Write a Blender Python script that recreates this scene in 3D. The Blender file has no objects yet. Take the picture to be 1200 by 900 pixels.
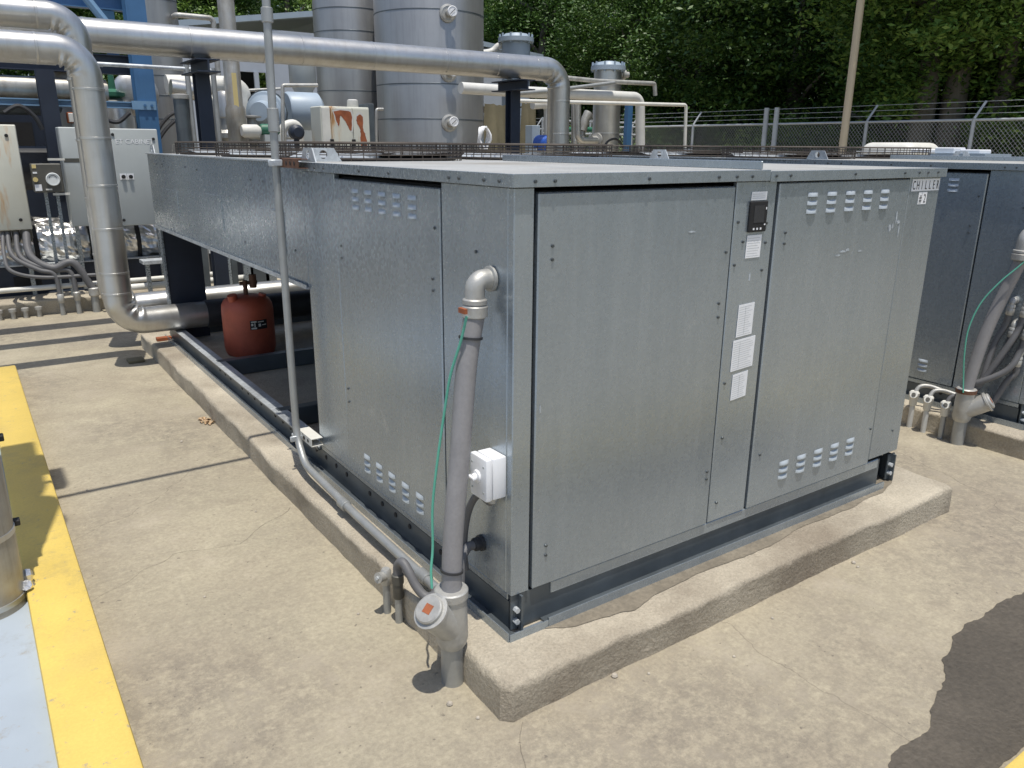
import bpy, bmesh, math, random
from math import sin, cos, pi, radians, sqrt, atan2
from mathutils import Vector, Matrix, noise
random.seed(7)
S = bpy.context.scene
COL = S.collection
# ------------------------------------------------------------------ camera, sky, sun, exposure
CAM = Vector((-1.2828, -1.8384, 1.68)); FPX = 917.66
YAW, PITCH, ROLL = .6082, .2953, .0078
fw = Vector((sin(YAW)*cos(PITCH), cos(YAW)*cos(PITCH), -sin(PITCH)))
rt0 = Vector((cos(YAW), -sin(YAW), 0)); up0 = rt0.cross(fw)
rt = rt0*cos(ROLL)+up0*sin(ROLL); up = up0*cos(ROLL)-rt0*sin(ROLL)
cd = bpy.data.cameras.new('camera'); cam = bpy.data.objects.new('camera', cd); COL.objects.link(cam)
cd.sensor_fit = 'HORIZONTAL'; cd.sensor_width = 36; cd.lens = FPX/1200*36; cd.clip_start = .05; cd.clip_end = 600
cam.matrix_world = Matrix(((rt.x, up.x, -fw.x, CAM.x), (rt.y, up.y, -fw.y, CAM.y), (rt.z, up.z, -fw.z, CAM.z), (0, 0, 0, 1)))
S.camera = cam
SUN = Vector((-.055, -.21, 1)).normalized()
w = bpy.data.worlds.new('World'); S.world = w; w.use_nodes = True
wn = w.node_tree.nodes; wl = w.node_tree.links
sky = wn.new('ShaderNodeTexSky'); sky.sky_type = 'NISHITA'; sky.sun_disc = False
sky.sun_elevation = math.asin(SUN.z); sky.sun_rotation = atan2(SUN.x, SUN.y) % (2*pi)
sky.air_density = 1.0; sky.dust_density = 1.6; sky.ozone_density = 1.0
wl.new(sky.outputs[0], wn['Background'].inputs[0]); wn['Background'].inputs[1].default_value = .145
sd = bpy.data.lights.new('sun', 'SUN'); sd.energy = 4.3; sd.angle = radians(.53); sd.color = (1, .955, .87)
so = bpy.data.objects.new('sun', sd); COL.objects.link(so); so.rotation_euler = SUN.to_track_quat('Z', 'Y').to_euler(); so.location = (0, 0, 30)
S.view_settings.view_transform = 'Standard'; S.view_settings.look = 'None'; S.view_settings.exposure = -.05; S.view_settings.gamma = 1
S.render.engine = 'CYCLES'

def ray(px, py): return fw + rt*((px-600)/FPX) - up*((py-450)/FPX)
def atY(px, py, y): d = ray(px, py); return CAM + d*((y-CAM.y)/d.y)
def atX(px, py, x): d = ray(px, py); return CAM + d*((x-CAM.x)/d.x)
def atZ(px, py, z=0.): d = ray(px, py); return CAM + d*((z-CAM.z)/d.z)

# ------------------------------------------------------------------ materials
MATS = {}
def mat(name, col, rough=.6, metal=0., var=.12, vscale=4., col2=None, mix=None, bump=.0, bscale=60., rvar=.1,
        stretch=(1, 1, 1), streak=0., streakcol=None, spangle=0., emis=None, spec=.5, fine=0., rust=0., scuff=0., chip=0., orand=0., bscale2=None):
    m = bpy.data.materials.new(name); m.use_nodes = True
    nt = m.node_tree; n = nt.nodes; l = nt.links; bs = n['Principled BSDF']
    bs.inputs['Roughness'].default_value = rough; bs.inputs['Metallic'].default_value = metal
    bs.inputs['Specular IOR Level'].default_value = spec
    tc = n.new('ShaderNodeTexCoord'); mp = n.new('ShaderNodeMapping'); l.new(tc.outputs['Object'], mp.inputs[0]); mp.inputs['Scale'].default_value = stretch
    def nz(sc, det=5, ro=.6, src=None):
        t = n.new('ShaderNodeTexNoise'); t.inputs['Scale'].default_value = sc; t.inputs['Detail'].default_value = det; t.inputs['Roughness'].default_value = ro
        l.new((src or mp.outputs[0]), t.inputs[0]); return t.outputs[0]
    def ramp(src, a, b, ca=(0, 0, 0, 1), cb=(1, 1, 1, 1)):
        r = n.new('ShaderNodeValToRGB'); r.color_ramp.elements[0].position = a; r.color_ramp.elements[1].position = b
        r.color_ramp.elements[0].color = ca; r.color_ramp.elements[1].color = cb; l.new(src, r.inputs[0]); return r.outputs[0]
    def mx(a, b, fac, mode='MIX'):
        x = n.new('ShaderNodeMix'); x.data_type = 'RGBA'; x.blend_type = mode
        for s, i in ((a, 6), (b, 7)):
            if isinstance(s, tuple): x.inputs[i].default_value = s
            else: l.new(s, x.inputs[i])
        if isinstance(fac, (int, float)): x.inputs[0].default_value = fac
        else: l.new(fac, x.inputs[0])
        return x.outputs[2]
    c = tuple(col)+(1,); base = nz(vscale)
    hi = tuple(min(1, v*(1+var)) for v in col)+(1,); lo = tuple(v*(1-var) for v in col)+(1,)
    cur = ramp(base, .3, .7, lo, hi)
    if col2: cur = mx(cur, tuple(col2)+(1,), ramp(nz(vscale*.37, 6, .65), *(mix or (.5, .62))))
    if spangle:
        v = n.new('ShaderNodeTexVoronoi'); v.inputs['Scale'].default_value = 70; l.new(tc.outputs['Object'], v.inputs['Vector'])
        sp = n.new('ShaderNodeSeparateColor'); l.new(v.outputs['Color'], sp.inputs[0])
        r = ramp(sp.outputs[0], 0, 1, (1-spangle,)*3+(1,), (1+spangle,)*3+(1,)); cur = mx(cur, r, 1., 'MULTIPLY')
        mm = n.new('ShaderNodeMath'); mm.operation = 'MULTIPLY_ADD'; l.new(sp.outputs[1], mm.inputs[0]); mm.inputs[1].default_value = .07; mm.inputs[2].default_value = rough-.035
        l.new(mm.outputs[0], bs.inputs['Roughness'])
    if streak:
        mp2 = n.new('ShaderNodeMapping'); l.new(tc.outputs['Object'], mp2.inputs[0]); mp2.inputs['Scale'].default_value = (1, 1, .06)
        cur = mx(cur, tuple(streakcol or (.05, .04, .03))+(1,), mx((0, 0, 0, 1), (streak,)*3+(1,), ramp(nz(16, 6, .7, mp2.outputs[0]), .48, .75)))
    if fine:
        f = ramp(nz(bscale2 or bscale*2, 3, .7), .3, .7, (1-fine,)*3+(1,), (1+fine,)*3+(1,)); cur = mx(cur, f, 1., 'MULTIPLY')
    if rust:
        mp3 = n.new('ShaderNodeMapping'); l.new(tc.outputs['Object'], mp3.inputs[0]); mp3.inputs['Scale'].default_value = (1, 1, .16)
        t = nz(4.2, 5, .55, mp3.outputs[0])
        cur = mx(cur, (.55, .33, .14, 1), ramp(t, .64-rust, .70-rust)); cur = mx(cur, (.20, .055, .018, 1), ramp(t, .68-rust, .73-rust))
    if scuff:
        t = n.new('ShaderNodeTexNoise'); t.inputs['Scale'].default_value = 3.1; t.inputs['Detail'].default_value = 9; t.inputs['Roughness'].default_value = .72; t.inputs['Distortion'].default_value = 1.1; l.new(tc.outputs['Object'], t.inputs[0])
        cur = mx(cur, (.60, .63, .65, 1), mx((0, 0, 0, 1), (scuff,)*3+(1,), ramp(t.outputs[0], .63, .74)))
    if chip:
        cur = mx(cur, (.33, .29, .23, 1), mx((0, 0, 0, 1), (chip,)*3+(1,), ramp(nz(20, 9, .8), .60, .63)))
        cur = mx(cur, (.20, .17, .12, 1), mx((0, 0, 0, 1), (.45,)*3+(1,), ramp(nz(5, 10, .8), .52, .75)))
    if orand:
        oi = n.new('ShaderNodeObjectInfo'); cur = mx(cur, ramp(oi.outputs['Random'], 0, 1, (1-orand,)*3+(1,), (1+orand,)*3+(1,)), 1., 'MULTIPLY')
    l.new(cur, bs.inputs['Base Color'])
    if bump:
        b = n.new('ShaderNodeBump'); b.inputs['Strength'].default_value = bump; b.inputs['Distance'].default_value = .01
        l.new(nz(bscale, 1 if bscale < 5 else 6, .5 if bscale < 5 else .65), b.inputs['Height']); l.new(b.outputs[0], bs.inputs['Normal'])
    if emis: bs.inputs['Emission Color'].default_value = emis+(1,); bs.inputs['Emission Strength'].default_value = 1
    MATS[name] = m; return m
mat('galv', (.352, .398, .436), .28, .60, .09, 1.3, fine=.06, bscale2=130, spangle=.02, col2=(.30, .352, .40), mix=(.42, .72), streak=.45, streakcol=(.42, .47, .515), bump=.5, bscale=1.3, scuff=.36, orand=.06)
mat('galv_roof', (.47, .47, .45), .55, .3, .16, 3, spangle=.05, col2=(.34, .31, .26), mix=(.48, .72), bump=.04, bscale=30)
mat('galv_bright', (.50, .53, .55), .45, .35, .15, 6, spangle=.14, col2=(.36, .38, .40), mix=(.5, .65))
mat('steel_dark', (.12, .14, .155), .42, .5, .25, 4, streak=.3, streakcol=(.16, .17, .175), bump=.03)
mat('galv_louver', (.44, .48, .51), .45, .25, .08, 6)
mat('scuff', (.46, .50, .54), .5, .2, .3, 60)
mat('screw', (.10, .11, .115), .4, .6, .2, 30)
mat('black', (.012, .012, .013), .7, 0, .3, 8)
mat('rubber', (.03, .031, .034), .55, 0, .25, 10, bump=.08, bscale=40)
mat('concrete', (.385, .342, .248), .85, 0, .12, 1.6, col2=(.32, .275, .205), mix=(.40, .72), bump=.5, bscale=70, fine=.16, bscale2=55)
mat('concrete_wet', (.098, .083, .064), .55, 0, .22, 3, bscale2=55, col2=(.068, .058, .045), mix=(.42, .65), bump=.5, bscale=70, fine=.22)
mat('pad_damp', (.19, .163, .122), .6, 0, .2, 6, bump=.4, bscale=70, fine=.2, bscale2=55)
mat('concrete_damp', (.30, .262, .192), .7, 0, .2, 6, bump=.4, bscale=70, fine=.2, bscale2=55)
mat('pad', (.44, .39, .305), .88, 0, .16, 3, col2=(.24, .20, .15), mix=(.44, .70), bump=.9, bscale=55, fine=.18)
mat('yellow', (.64, .47, .115), .55, 0, .08, 3, col2=(.54, .39, .13), mix=(.55, .8), bump=.15, bscale=50, fine=.06, chip=.75)
mat('bluegrey', (.35, .40, .45), .5, 0, .07, 2, bump=.08, bscale=30, chip=.6)
mat('jacket', (.56, .56, .545), .36, .85, .10, 3, col2=(.42, .41, .38), mix=(.5, .8), streak=.35, streakcol=(.33, .29, .23), bump=.5, bscale=4.5)
mat('jacket_dirty', (.40, .395, .37), .45, .5, .2, 5, col2=(.3, .25, .18), mix=(.45, .7), streak=.4, bump=.05, bscale=14)
mat('tank_steel', (.37, .37, .365), .42, .7, .10, 1.2, streak=.5, streakcol=(.25, .25, .245), bump=.03, bscale=6)
mat('foil', (.72, .71, .68), .28, .9, .12, 5, bump=1.0, bscale=5)
mat('pvc', (.245, .238, .242), .55, 0, .12, 5, col2=(.26, .25, .24), mix=(.5, .75), fine=.06, bscale2=80, streak=.3, streakcol=(.3, .29, .28))
mat('conduit', (.36, .37, .365), .45, .45, .12, 9, streak=.2, streakcol=(.25, .24, .22), bump=.05)
mat('cast', (.45, .445, .42), .5, .45, .14, 14, col2=(.30, .28, .25), mix=(.5, .75), bump=.15, bscale=60)
mat('flex', (.125, .125, .13), .55, 0, .1, 9)
mat('green_wire', (.10, .38, .28), .45, 0, .05)
mat('white', (.82, .83, .85), .4, 0, .04, 6)
mat('white_dirty', (.66, .65, .60), .5, 0, .1, 5, col2=(.5, .46, .38), mix=(.55, .8))
mat('cab_white', (.62, .62, .54), .45, 0, .06, 3, rust=.10)
mat('cab_grey', (.40, .43, .43), .45, 0, .05, 3, streak=.12, streakcol=(.33, .35, .35))
mat('cab_dark', (.085, .082, .07), .5, 0, .1, 5)
mat('navy', (.018, .026, .045), .5, 0, .2, 3)
mat('blue', (.055, .15, .30), .45, 0, .12, 3, streak=.3, streakcol=(.04, .09, .17))
mat('blue_light', (.17, .30, .45), .45, 0, .1, 3)
mat('red', (.44, .095, .05), .5, 0, .15, 6, col2=(.26, .05, .03), mix=(.5, .7))
mat('orange_rust', (.30, .09, .035), .8, 0, .25, 14, bump=.2)
mat('rust', (.15, .075, .045), .8, .1, .35, 25, bump=.2)
mat('rustwire', (.075, .062, .052), .7, .2, .25, 12)
mat('shed', (.42, .46, .52), .5, .1, .05, 3)
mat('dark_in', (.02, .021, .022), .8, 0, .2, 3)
mat('tarp', (.16, .14, .085), .8, 0, .15, 3, bump=.3, bscale=7)
mat('cream', (.62, .615, .58), .5, 0, .08, 5, col2=(.45, .38, .25), mix=(.6, .8))
mat('tanpole', (.60, .50, .35), .8, 0, .1, 6, stretch=(1, 1, .08), bump=.1)
mat('band_yellow', (.62, .50, .22), .6, 0, .05)
mat('green_paint', (.03, .14, .085), .5, 0, .1)
mat('blue_motor', (.03, .10, .42), .4, 0, .1)
mat('pale_blue', (.33, .40, .47), .45, 0, .06)
mat('fence', (.48, .50, .51), .5, .2, .1, 6)
mat('glass', (.75, .78, .78), .15, 0, .03)
mat('bark', (.15, .135, .11), .9, 0, .25, 6, stretch=(1, 1, .2), bump=.6, bscale=20)
mat('forest_floor', (.05, .055, .022), .95, 0, .4, .8, col2=(.07, .05, .03), mix=(.5, .6), bump=.5, bscale=10)
mat('leaf_dry', (.46, .33, .20), .8, 0, .3, 30)
mat('stone', (.40, .36, .30), .9, 0, .2, 40, bump=.3)
def leafmat(name, c1, c2):
    m = bpy.data.materials.new(name); m.use_nodes = True; n = m.node_tree.nodes; l = m.node_tree.links; bs = n['Principled BSDF']
    g = n.new('ShaderNodeNewGeometry'); r = n.new('ShaderNodeValToRGB'); l.new(g.outputs['Random Per Island'], r.inputs[0])
    r.color_ramp.elements[0].color = c1+(1,); r.color_ramp.elements[1].color = c2+(1,)
    tr = n.new('ShaderNodeBsdfTranslucent'); ms = n.new('ShaderNodeMixShader'); ms.inputs[0].default_value = .22
    l.new(r.outputs[0], bs.inputs['Base Color']); l.new(r.outputs[0], tr.inputs[0]); bs.inputs['Roughness'].default_value = .5
    l.new(bs.outputs[0], ms.inputs[1]); l.new(tr.outputs[0], ms.inputs[2]); l.new(ms.outputs[0], n['Material Output'].inputs[0]); MATS[name] = m
leafmat('leaf_shaded', (.026, .070, .012), (.095, .175, .034)); leafmat('leaf_lit', (.07, .15, .025), (.23, .35, .075)); leafmat('leaf_deep_shade', (.012, .034, .008), (.036, .075, .016))  # shade and sunlight put into leaf colour: dark inner woods, bright edges

# concrete with stains (ground)
def groundmat():
    m = MATS['concrete']; nt = m.node_tree; n = nt.nodes; l = nt.links; bs = n['Principled BSDF']
    src = bs.inputs['Base Color'].links[0].from_socket
    tc = n.new('ShaderNodeTexCoord')
    def nz(sc, det, ro, dist=0):
        t = n.new('ShaderNodeTexNoise'); t.inputs['Scale'].default_value = sc; t.inputs['Detail'].default_value = det; t.inputs['Roughness'].default_value = ro; t.inputs['Distortion'].default_value = dist
        l.new(tc.outputs['Object'], t.inputs[0]); return t.outputs[0]
    def ramp(s, a, b):
        r = n.new('ShaderNodeValToRGB'); r.color_ramp.elements[0].position = a; r.color_ramp.elements[1].position = b; l.new(s, r.inputs[0]); return r.outputs[0]
    def mix(a, b, f):
        x = n.new('ShaderNodeMix'); x.data_type = 'RGBA'; l.new(a, x.inputs[6])
        x.inputs[7].default_value = b; l.new(f, x.inputs[0]); return x.outputs[2]
    def mul(a, v):
        x = n.new('ShaderNodeMath'); x.operation = 'MULTIPLY'; l.new(a, x.inputs[0])
        if isinstance(v, float): x.inputs[1].default_value = v
        else: l.new(v, x.inputs[1])
        return x.outputs[0]
    # dark mottled dirt, gated by fine streaky noise
    big = ramp(nz(.62, 4, .55, .3), .40, .60); mid = ramp(nz(16, 10, .85, 0), .42, .58)
    cur = mix(src, (.155, .135, .11, 1), mul(mul(big, mid), .65))
    cur = mix(cur, (.22, .185, .14, 1), mul(ramp(nz(3.1, 10, .82, 0), .47, .66), .42))
    cur = mix(cur, (.56, .49, .38, 1), mul(ramp(nz(2.0, 10, .8, 0), .54, .74), .55))
    cur = mix(cur, (.06, .05, .045, 1), mul(ramp(nz(38, 2, .5), .70, .74), .5))
    # hairline cracks
    v = n.new('ShaderNodeTexVoronoi'); v.feature = 'DISTANCE_TO_EDGE'; v.inputs['Scale'].default_value = .3
    nn = n.new('ShaderNodeTexNoise'); nn.inputs['Scale'].default_value = 2.2; nn.inputs['Detail'].default_value = 6; l.new(tc.outputs['Object'], nn.inputs[0])
    va = n.new('ShaderNodeMix'); va.data_type = 'RGBA'; va.inputs[0].default_value = .22; l.new(tc.outputs['Object'], va.inputs[6]); l.new(nn.outputs[1], va.inputs[7]); l.new(va.outputs[2], v.inputs['Vector'])
    cr = n.new('ShaderNodeMath'); cr.operation = 'LESS_THAN'; l.new(v.outputs['Distance'], cr.inputs[0]); cr.inputs[1].default_value = .0005
    cur = mix(cur, (.10, .08, .06, 1), mul(cr.outputs[0], .35))
    l.new(cur, bs.inputs['Base Color'])
groundmat()

# ------------------------------------------------------------------ mesh helpers
def frame(d):
    d = d.normalized(); a = Vector((0, 0, 1)) if abs(d.z) < .9 else Vector((1, 0, 0))
    u = d.cross(a).normalized(); return u, d.cross(u).normalized()
class MB:
    def __init__(s): s.v = []; s.f = []
    def add(s, vs, fs):
        o = len(s.v); s.v += [tuple(v) for v in vs]; s.f += [tuple(i+o for i in f) for f in fs]; return s
    def box(s, x0, x1, y0, y1, z0, z1):
        x0, x1 = sorted((x0, x1)); y0, y1 = sorted((y0, y1)); z0, z1 = sorted((z0, z1))
        return s.add([(x0, y0, z0), (x1, y0, z0), (x1, y1, z0), (x0, y1, z0), (x0, y0, z1), (x1, y0, z1), (x1, y1, z1), (x0, y1, z1)],
              [(0, 3, 2, 1), (4, 5, 6, 7), (0, 1, 5, 4), (1, 2, 6, 5), (2, 3, 7, 6), (3, 0, 4, 7)])
    def rbox(s, x0, x1, y0, y1, z0, z1, b=.003, seg=1):
        bm = bmesh.new(); bmesh.ops.create_cube(bm, size=1)
        for v in bm.verts: v.co = Vector((x0+(v.co.x+.5)*(x1-x0), y0+(v.co.y+.5)*(y1-y0), z0+(v.co.z+.5)*(z1-z0)))
        bmesh.ops.bevel(bm, geom=bm.edges[:], offset=b, segments=seg, affect='EDGES', profile=.5)
        bm.verts.ensure_lookup_table(); s.add([v.co.copy() for v in bm.verts], [[v.index for v in f.verts] for f in bm.faces]); bm.free(); return s
    def cyl(s, a, b, r, r2=None, n=20, cap=True):
        a = Vector(a); b = Vector(b); r2 = r if r2 is None else r2; u, w = frame(b-a)
        vs = [a+(u*cos(2*pi*i/n)+w*sin(2*pi*i/n))*r for i in range(n)]+[b+(u*cos(2*pi*i/n)+w*sin(2*pi*i/n))*r2 for i in range(n)]
        fs = [(i, (i+1) % n, n+(i+1) % n, n+i) for i in range(n)]
        if cap: fs += [tuple(range(n-1, -1, -1)), tuple(range(n, 2*n))]
        return s.add(vs, fs)
    def prism(s, pts, d):
        d = Vector(d); n = len(pts); p = [Vector(q) for q in pts]
        return s.add(p+[q+d for q in p], [tuple(range(n-1, -1, -1)), tuple(range(n, 2*n))]+[(i, (i+1) % n, n+(i+1) % n, n+i) for i in range(n)])
    def lathe(s, c, prof, n=28, axis=(0, 0, 1)):
        c = Vector(c); ax = Vector(axis).normalized(); u, w = frame(ax); m = len(prof); vs = []
        for r, z in prof: vs += [c+ax*z+(u*cos(2*pi*i/n)+w*sin(2*pi*i/n))*max(r, 1e-4) for i in range(n)]
        fs = [(k*n+i, k*n+(i+1) % n, (k+1)*n+(i+1) % n, (k+1)*n+i) for k in range(m-1) for i in range(n)]
        fs += [tuple(range(n-1, -1, -1)), tuple(range((m-1)*n, m*n))]
        return s.add(vs, fs)
    def tube(s, pts, r, n=14, fn=None, cap=True):
        pts = [Vector(p) for p in pts]; m = len(pts); vs = []; acc = 0; u = None
        for k, p in enumerate(pts):
            t = (pts[min(k+1, m-1)]-pts[max(k-1, 0)]).normalized()
            if u is None: u, w = frame(t)
            else: u = (u-t*u.dot(t)).normalized(); w = t.cross(u)
            if k: acc += (p-pts[k-1]).length
            for i in range(n):
                d = u*cos(2*pi*i/n)+w*sin(2*pi*i/n); rr = (r[k] if isinstance(r, list) else r)
                if fn: rr = fn(k, acc, d, rr)
                vs.append(p+d*rr)
        fs = [(k*n+i, k*n+(i+1) % n, (k+1)*n+(i+1) % n, (k+1)*n+i) for k in range(m-1) for i in range(n)]
        if cap: fs += [tuple(range(n-1, -1, -1)), tuple(range((m-1)*n, m*n))]
        return s.add(vs, fs)
def fillet(pts, rad, n=8):
    pts = [Vector(p) for p in pts]; out = [pts[0]]
    for i in range(1, len(pts)-1):
        a, b, c = pts[i-1], pts[i], pts[i+1]; d1 = (a-b).normalized(); d2 = (c-b).normalized()
        ang = d1.angle(d2)
        if ang > pi-.03: out.append(b); continue
        tl = min(rad/math.tan(ang/2), (a-b).length*.49, (c-b).length*.49); R = tl*math.tan(ang/2)
        ctr = b+(d1+d2).normalized()*(R/sin(ang/2)); s0 = b+d1*tl-ctr; s1 = b+d2*tl-ctr; th = s0.angle(s1)
        for k in range(n+1):
            f = k/n; out.append(ctr+(s0*sin((1-f)*th)+s1*sin(f*th))/sin(th))
    out.append(pts[-1]); return out
def spline(pts, n=10):
    P = [Vector(p) for p in pts]; P = [P[0]*2-P[1]]+P+[P[-1]*2-P[-2]]; out = []
    for i in range(1, len(P)-2):
        a, b, c, d = P[i-1:i+3]
        for k in range(n):
            t = k/n; out.append(.5*((2*b)+(c-a)*t+(2*a-5*b+4*c-d)*t*t+(3*b-a-3*c+d)*t**3))
    out.append(P[-2]); return out
ROOT = {}
def obj(name, mb, m, parent=None, smooth=False, kind=None, label=None, off=None):
    me = bpy.data.meshes.new(name)
    base = Vector(off) if off is not None else (ROOT.get(parent.name, Vector((0, 0, 0))) if parent else Vector((0, 0, 0)))
    me.from_pydata([tuple(Vector(v)-base) for v in mb.v], [], mb.f); me.materials.append(MATS[m])
    bm = bmesh.new(); bm.from_mesh(me); bmesh.ops.recalc_face_normals(bm, faces=bm.faces); bm.to_mesh(me); bm.free()
    if smooth:
        me.polygons.foreach_set('use_smooth', [True]*len(me.polygons))
        try: me.set_sharp_from_angle(angle=radians(38))
        except Exception: pass
    o = bpy.data.objects.new(name, me); COL.objects.link(o); o.parent = parent
    if parent: ROOT[o.name] = base
    elif off is not None: o.location = base
    if kind: o['kind'] = kind
    if label: o['label'] = label
    return o
def tag(o, label, cat, group=None):
    o['label'] = label; o['category'] = cat
    if group: o['group'] = group
    return o
def thing(name, label, cat, loc, group=None):
    o = bpy.data.objects.new(name, None); COL.objects.link(o); o.location = loc; o.empty_display_size = .1; ROOT[o.name] = Vector(loc)
    return tag(o, label, cat, group)
def share(src, parent, loc, rot=None):
    o = src.copy(); COL.objects.link(o); o.parent = parent; o.location = loc
    if rot: o.rotation_euler = rot
    return o
def text(name, s, size, m, parent, loc, rx, ry, ext=.0006, align='LEFT', sx=1.):
    cu = bpy.data.curves.new(name, 'FONT'); cu.body = s; cu.size = size; cu.extrude = ext; cu.align_x = align; cu.resolution_u = 3
    t = bpy.data.objects.new(name+'_tmp', cu); COL.objects.link(t); dg = bpy.context.evaluated_depsgraph_get()
    me = bpy.data.meshes.new_from_object(t.evaluated_get(dg)); bpy.data.objects.remove(t); bpy.data.curves.remove(cu)
    me.materials.clear(); me.materials.append(MATS[m]); me.name = name
    X = Vector(rx); Yv = Vector(ry); Zv = X.cross(Yv); base = ROOT[parent.name]; L = Vector(loc)-base
    me.transform(Matrix(((X.x*sx, Yv.x, Zv.x, L.x), (X.y*sx, Yv.y, Zv.y, L.y), (X.z*sx, Yv.z, Zv.z, L.z), (0, 0, 0, 1))))
    o = bpy.data.objects.new(name, me); COL.objects.link(o); o.parent = parent; ROOT[o.name] = base; return o

# ------------------------------------------------------------------ setting: ground, pads, kerbs
PADZ = .13
def sheet(x0, x1, y0, y1, z, n=1):
    mb = MB(); mb.add([(x0, y0, z), (x1, y0, z), (x1, y1, z), (x0, y1, z)], [(0, 1, 2, 3)]); return mb
obj('ground', sheet(-120, 160, -120, 160, 0), 'concrete', kind='structure')
obj('forest_floor', sheet(13, 120, -80, 120, .012), 'forest_floor', kind='structure')
obj('wood_floor', sheet(-80, 12.99, 26, 120, .012), 'forest_floor', kind='structure')
def padmesh(x0, x1, y0, y1, h=PADZ, rough=.008):
    """slab with a rounded, worn top edge"""
    mb = MB(); prof = []
    for k in range(7):
        a = k/6*pi/2; prof.append((.022*(1-cos(a)), h-.022+.022*sin(a)))       # inset, z
    prof = [(0, -.02), (0, h*.45), (0, h-.026)]+prof+[(.07, h), (.14, h+.001)]
    def loop(ins):
        P = []; c = .03; a0, a1, b0, b1 = x0+ins, x1-ins, y0+ins, y1-ins
        def seg(p, q):
            n = max(2, int((Vector(q)-Vector(p)).length/.05)); return [Vector(p).lerp(Vector(q), i/n) for i in range(n)]
        corners = [(a0+c, b0), (a1-c, b0), (a1, b0+c), (a1, b1-c), (a1-c, b1), (a0+c, b1), (a0, b1-c), (a0, b0+c)]
        # keep the same number of points on every loop
        full = [(x0+c, y0), (x1-c, y0), (x1, y0+c), (x1, y1-c), (x1-c, y1), (x0+c, y1), (x0, y1-c), (x0, y0+c)]
        for i in range(8):
            n = max(2, int((Vector(full[i])-Vector(full[(i+1) % 8])).length/.05))
            for k in range(n): P.append(Vector(corners[i]+(0,)).lerp(Vector(corners[(i+1) % 8]+(0,)), k/n))
        return P
    vs = []; nn = 0
    for ins, z in prof:
        L = loop(ins); nn = len(L)
        for p in L:
            q = Vector((p.x, p.y, z)); k = 0 if z > h-.001 and ins > .1 else 1
            d = noise.noise(Vector((q.x*9, q.y*9, q.z*20)))*rough+noise.noise(q*2.3)*rough*1.2
            vs.append(q+Vector((d, d*.8, (d*.7 if ins < .05 else d*.12) if z > .02 else 0))*k)
    fs = [(k*nn+i, k*nn+(i+1) % nn, (k+1)*nn+(i+1) % nn, (k+1)*nn+i) for k in range(len(prof)-1) for i in range(nn)]
    fs.append(tuple(range((len(prof)-1)*nn, len(prof)*nn))); mb.add(vs, fs); return mb
obj('equipment_pad', padmesh(-.165, 2.46, -.215, 5.35), 'pad', smooth=True, kind='structure')
obj('equipment_pad', padmesh(3.45, 6.08, -.215, 5.35), 'pad', smooth=True, kind='structure')
obj('equipment_pad', padmesh(-9, 9.5, 7.3, 14.5, .15), 'pad', smooth=True, kind='structure')
obj('raised_floor', MB().box(-6, -1.30, -6, 4.9, -.05, .055), 'bluegrey', kind='structure')
def kerb(x0, x1, y0, y1, h):
    return MB().rbox(x0, x1, y0, y1, -.05, h, .012, 2)
tag(obj('yellow_kerb', kerb(-1.30, -1.112, -1.55, 4.85, .1), 'yellow', smooth=True), 'yellow painted kerb beside the blue grey raised floor', 'kerb')
tag(obj('yellow_kerb', kerb(.45, 9, -1.36, -1.190, .1), 'yellow', smooth=True), 'yellow painted kerb beyond the wet patch of concrete', 'kerb')
def blob(outline, z, jit=.012, step=.02, seed=0):
    """thin wet stain with an uneven edge"""
    P = [Vector(p+(0,)) if len(p) == 2 else Vector(p) for p in outline]; out = []
    for i in range(len(P)):
        a, b = P[i], P[(i+1) % len(P)]; n = max(1, int((b-a).length/step))
        for k in range(n):
            q = a.lerp(b, k/n); d = noise.noise_vector(Vector((q.x*11, q.y*11, seed)))*jit+noise.noise_vector(Vector((q.x*37, q.y*37, seed+3)))*jit*.5
            out.append((q.x+d.x, q.y+d.y, z))
    mb = MB(); mb.add(out, [tuple(range(len(out)))]); return mb
wet = spline([(.40, -1.30), (.52, -1.05), (.632, -.966), (.78, -.94), (.903, -.944), (1.0, -.90), (1.142, -.866), (1.25, -.80), (1.344, -.783), (1.45, -.75), (1.567, -.747), (1.75, -.74), (1.968, -.751), (2.5, -.80), (2.9, -1.0)] if False else
             [Vector(p+(0,)) for p in [(.40, -1.14), (.52, -1.0), (.632, -.966), (.78, -.945), (.903, -.944), (1.0, -.90), (1.142, -.866), (1.25, -.80), (1.344, -.783), (1.45, -.755), (1.567, -.747), (1.75, -.74), (1.968, -.751), (2.5, -.80), (2.9, -1.0), (2.95, -1.14)]], 4)
obj('wet_patch', blob([(p.x, p.y) for p in wet], .003, .016, .015), 'concrete_wet', kind='structure')
wet2 = [atZ(*p, PADZ) for p in [(628, 737), (660, 737), (700, 727), (745, 715), (765, 700), (820, 672), (868, 654), (905, 640), (935, 620), (975, 605), (1000, 595), (1015, 585), (1035, 578), (1046, 566), (1040, 552), (900, 590), (700, 680)]]
obj('wet_patch', blob([(p.x, max(p.y, -.15)) for p in wet2], PADZ+.0035, .008, .015, 5), 'pad_damp', kind='structure')

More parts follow.
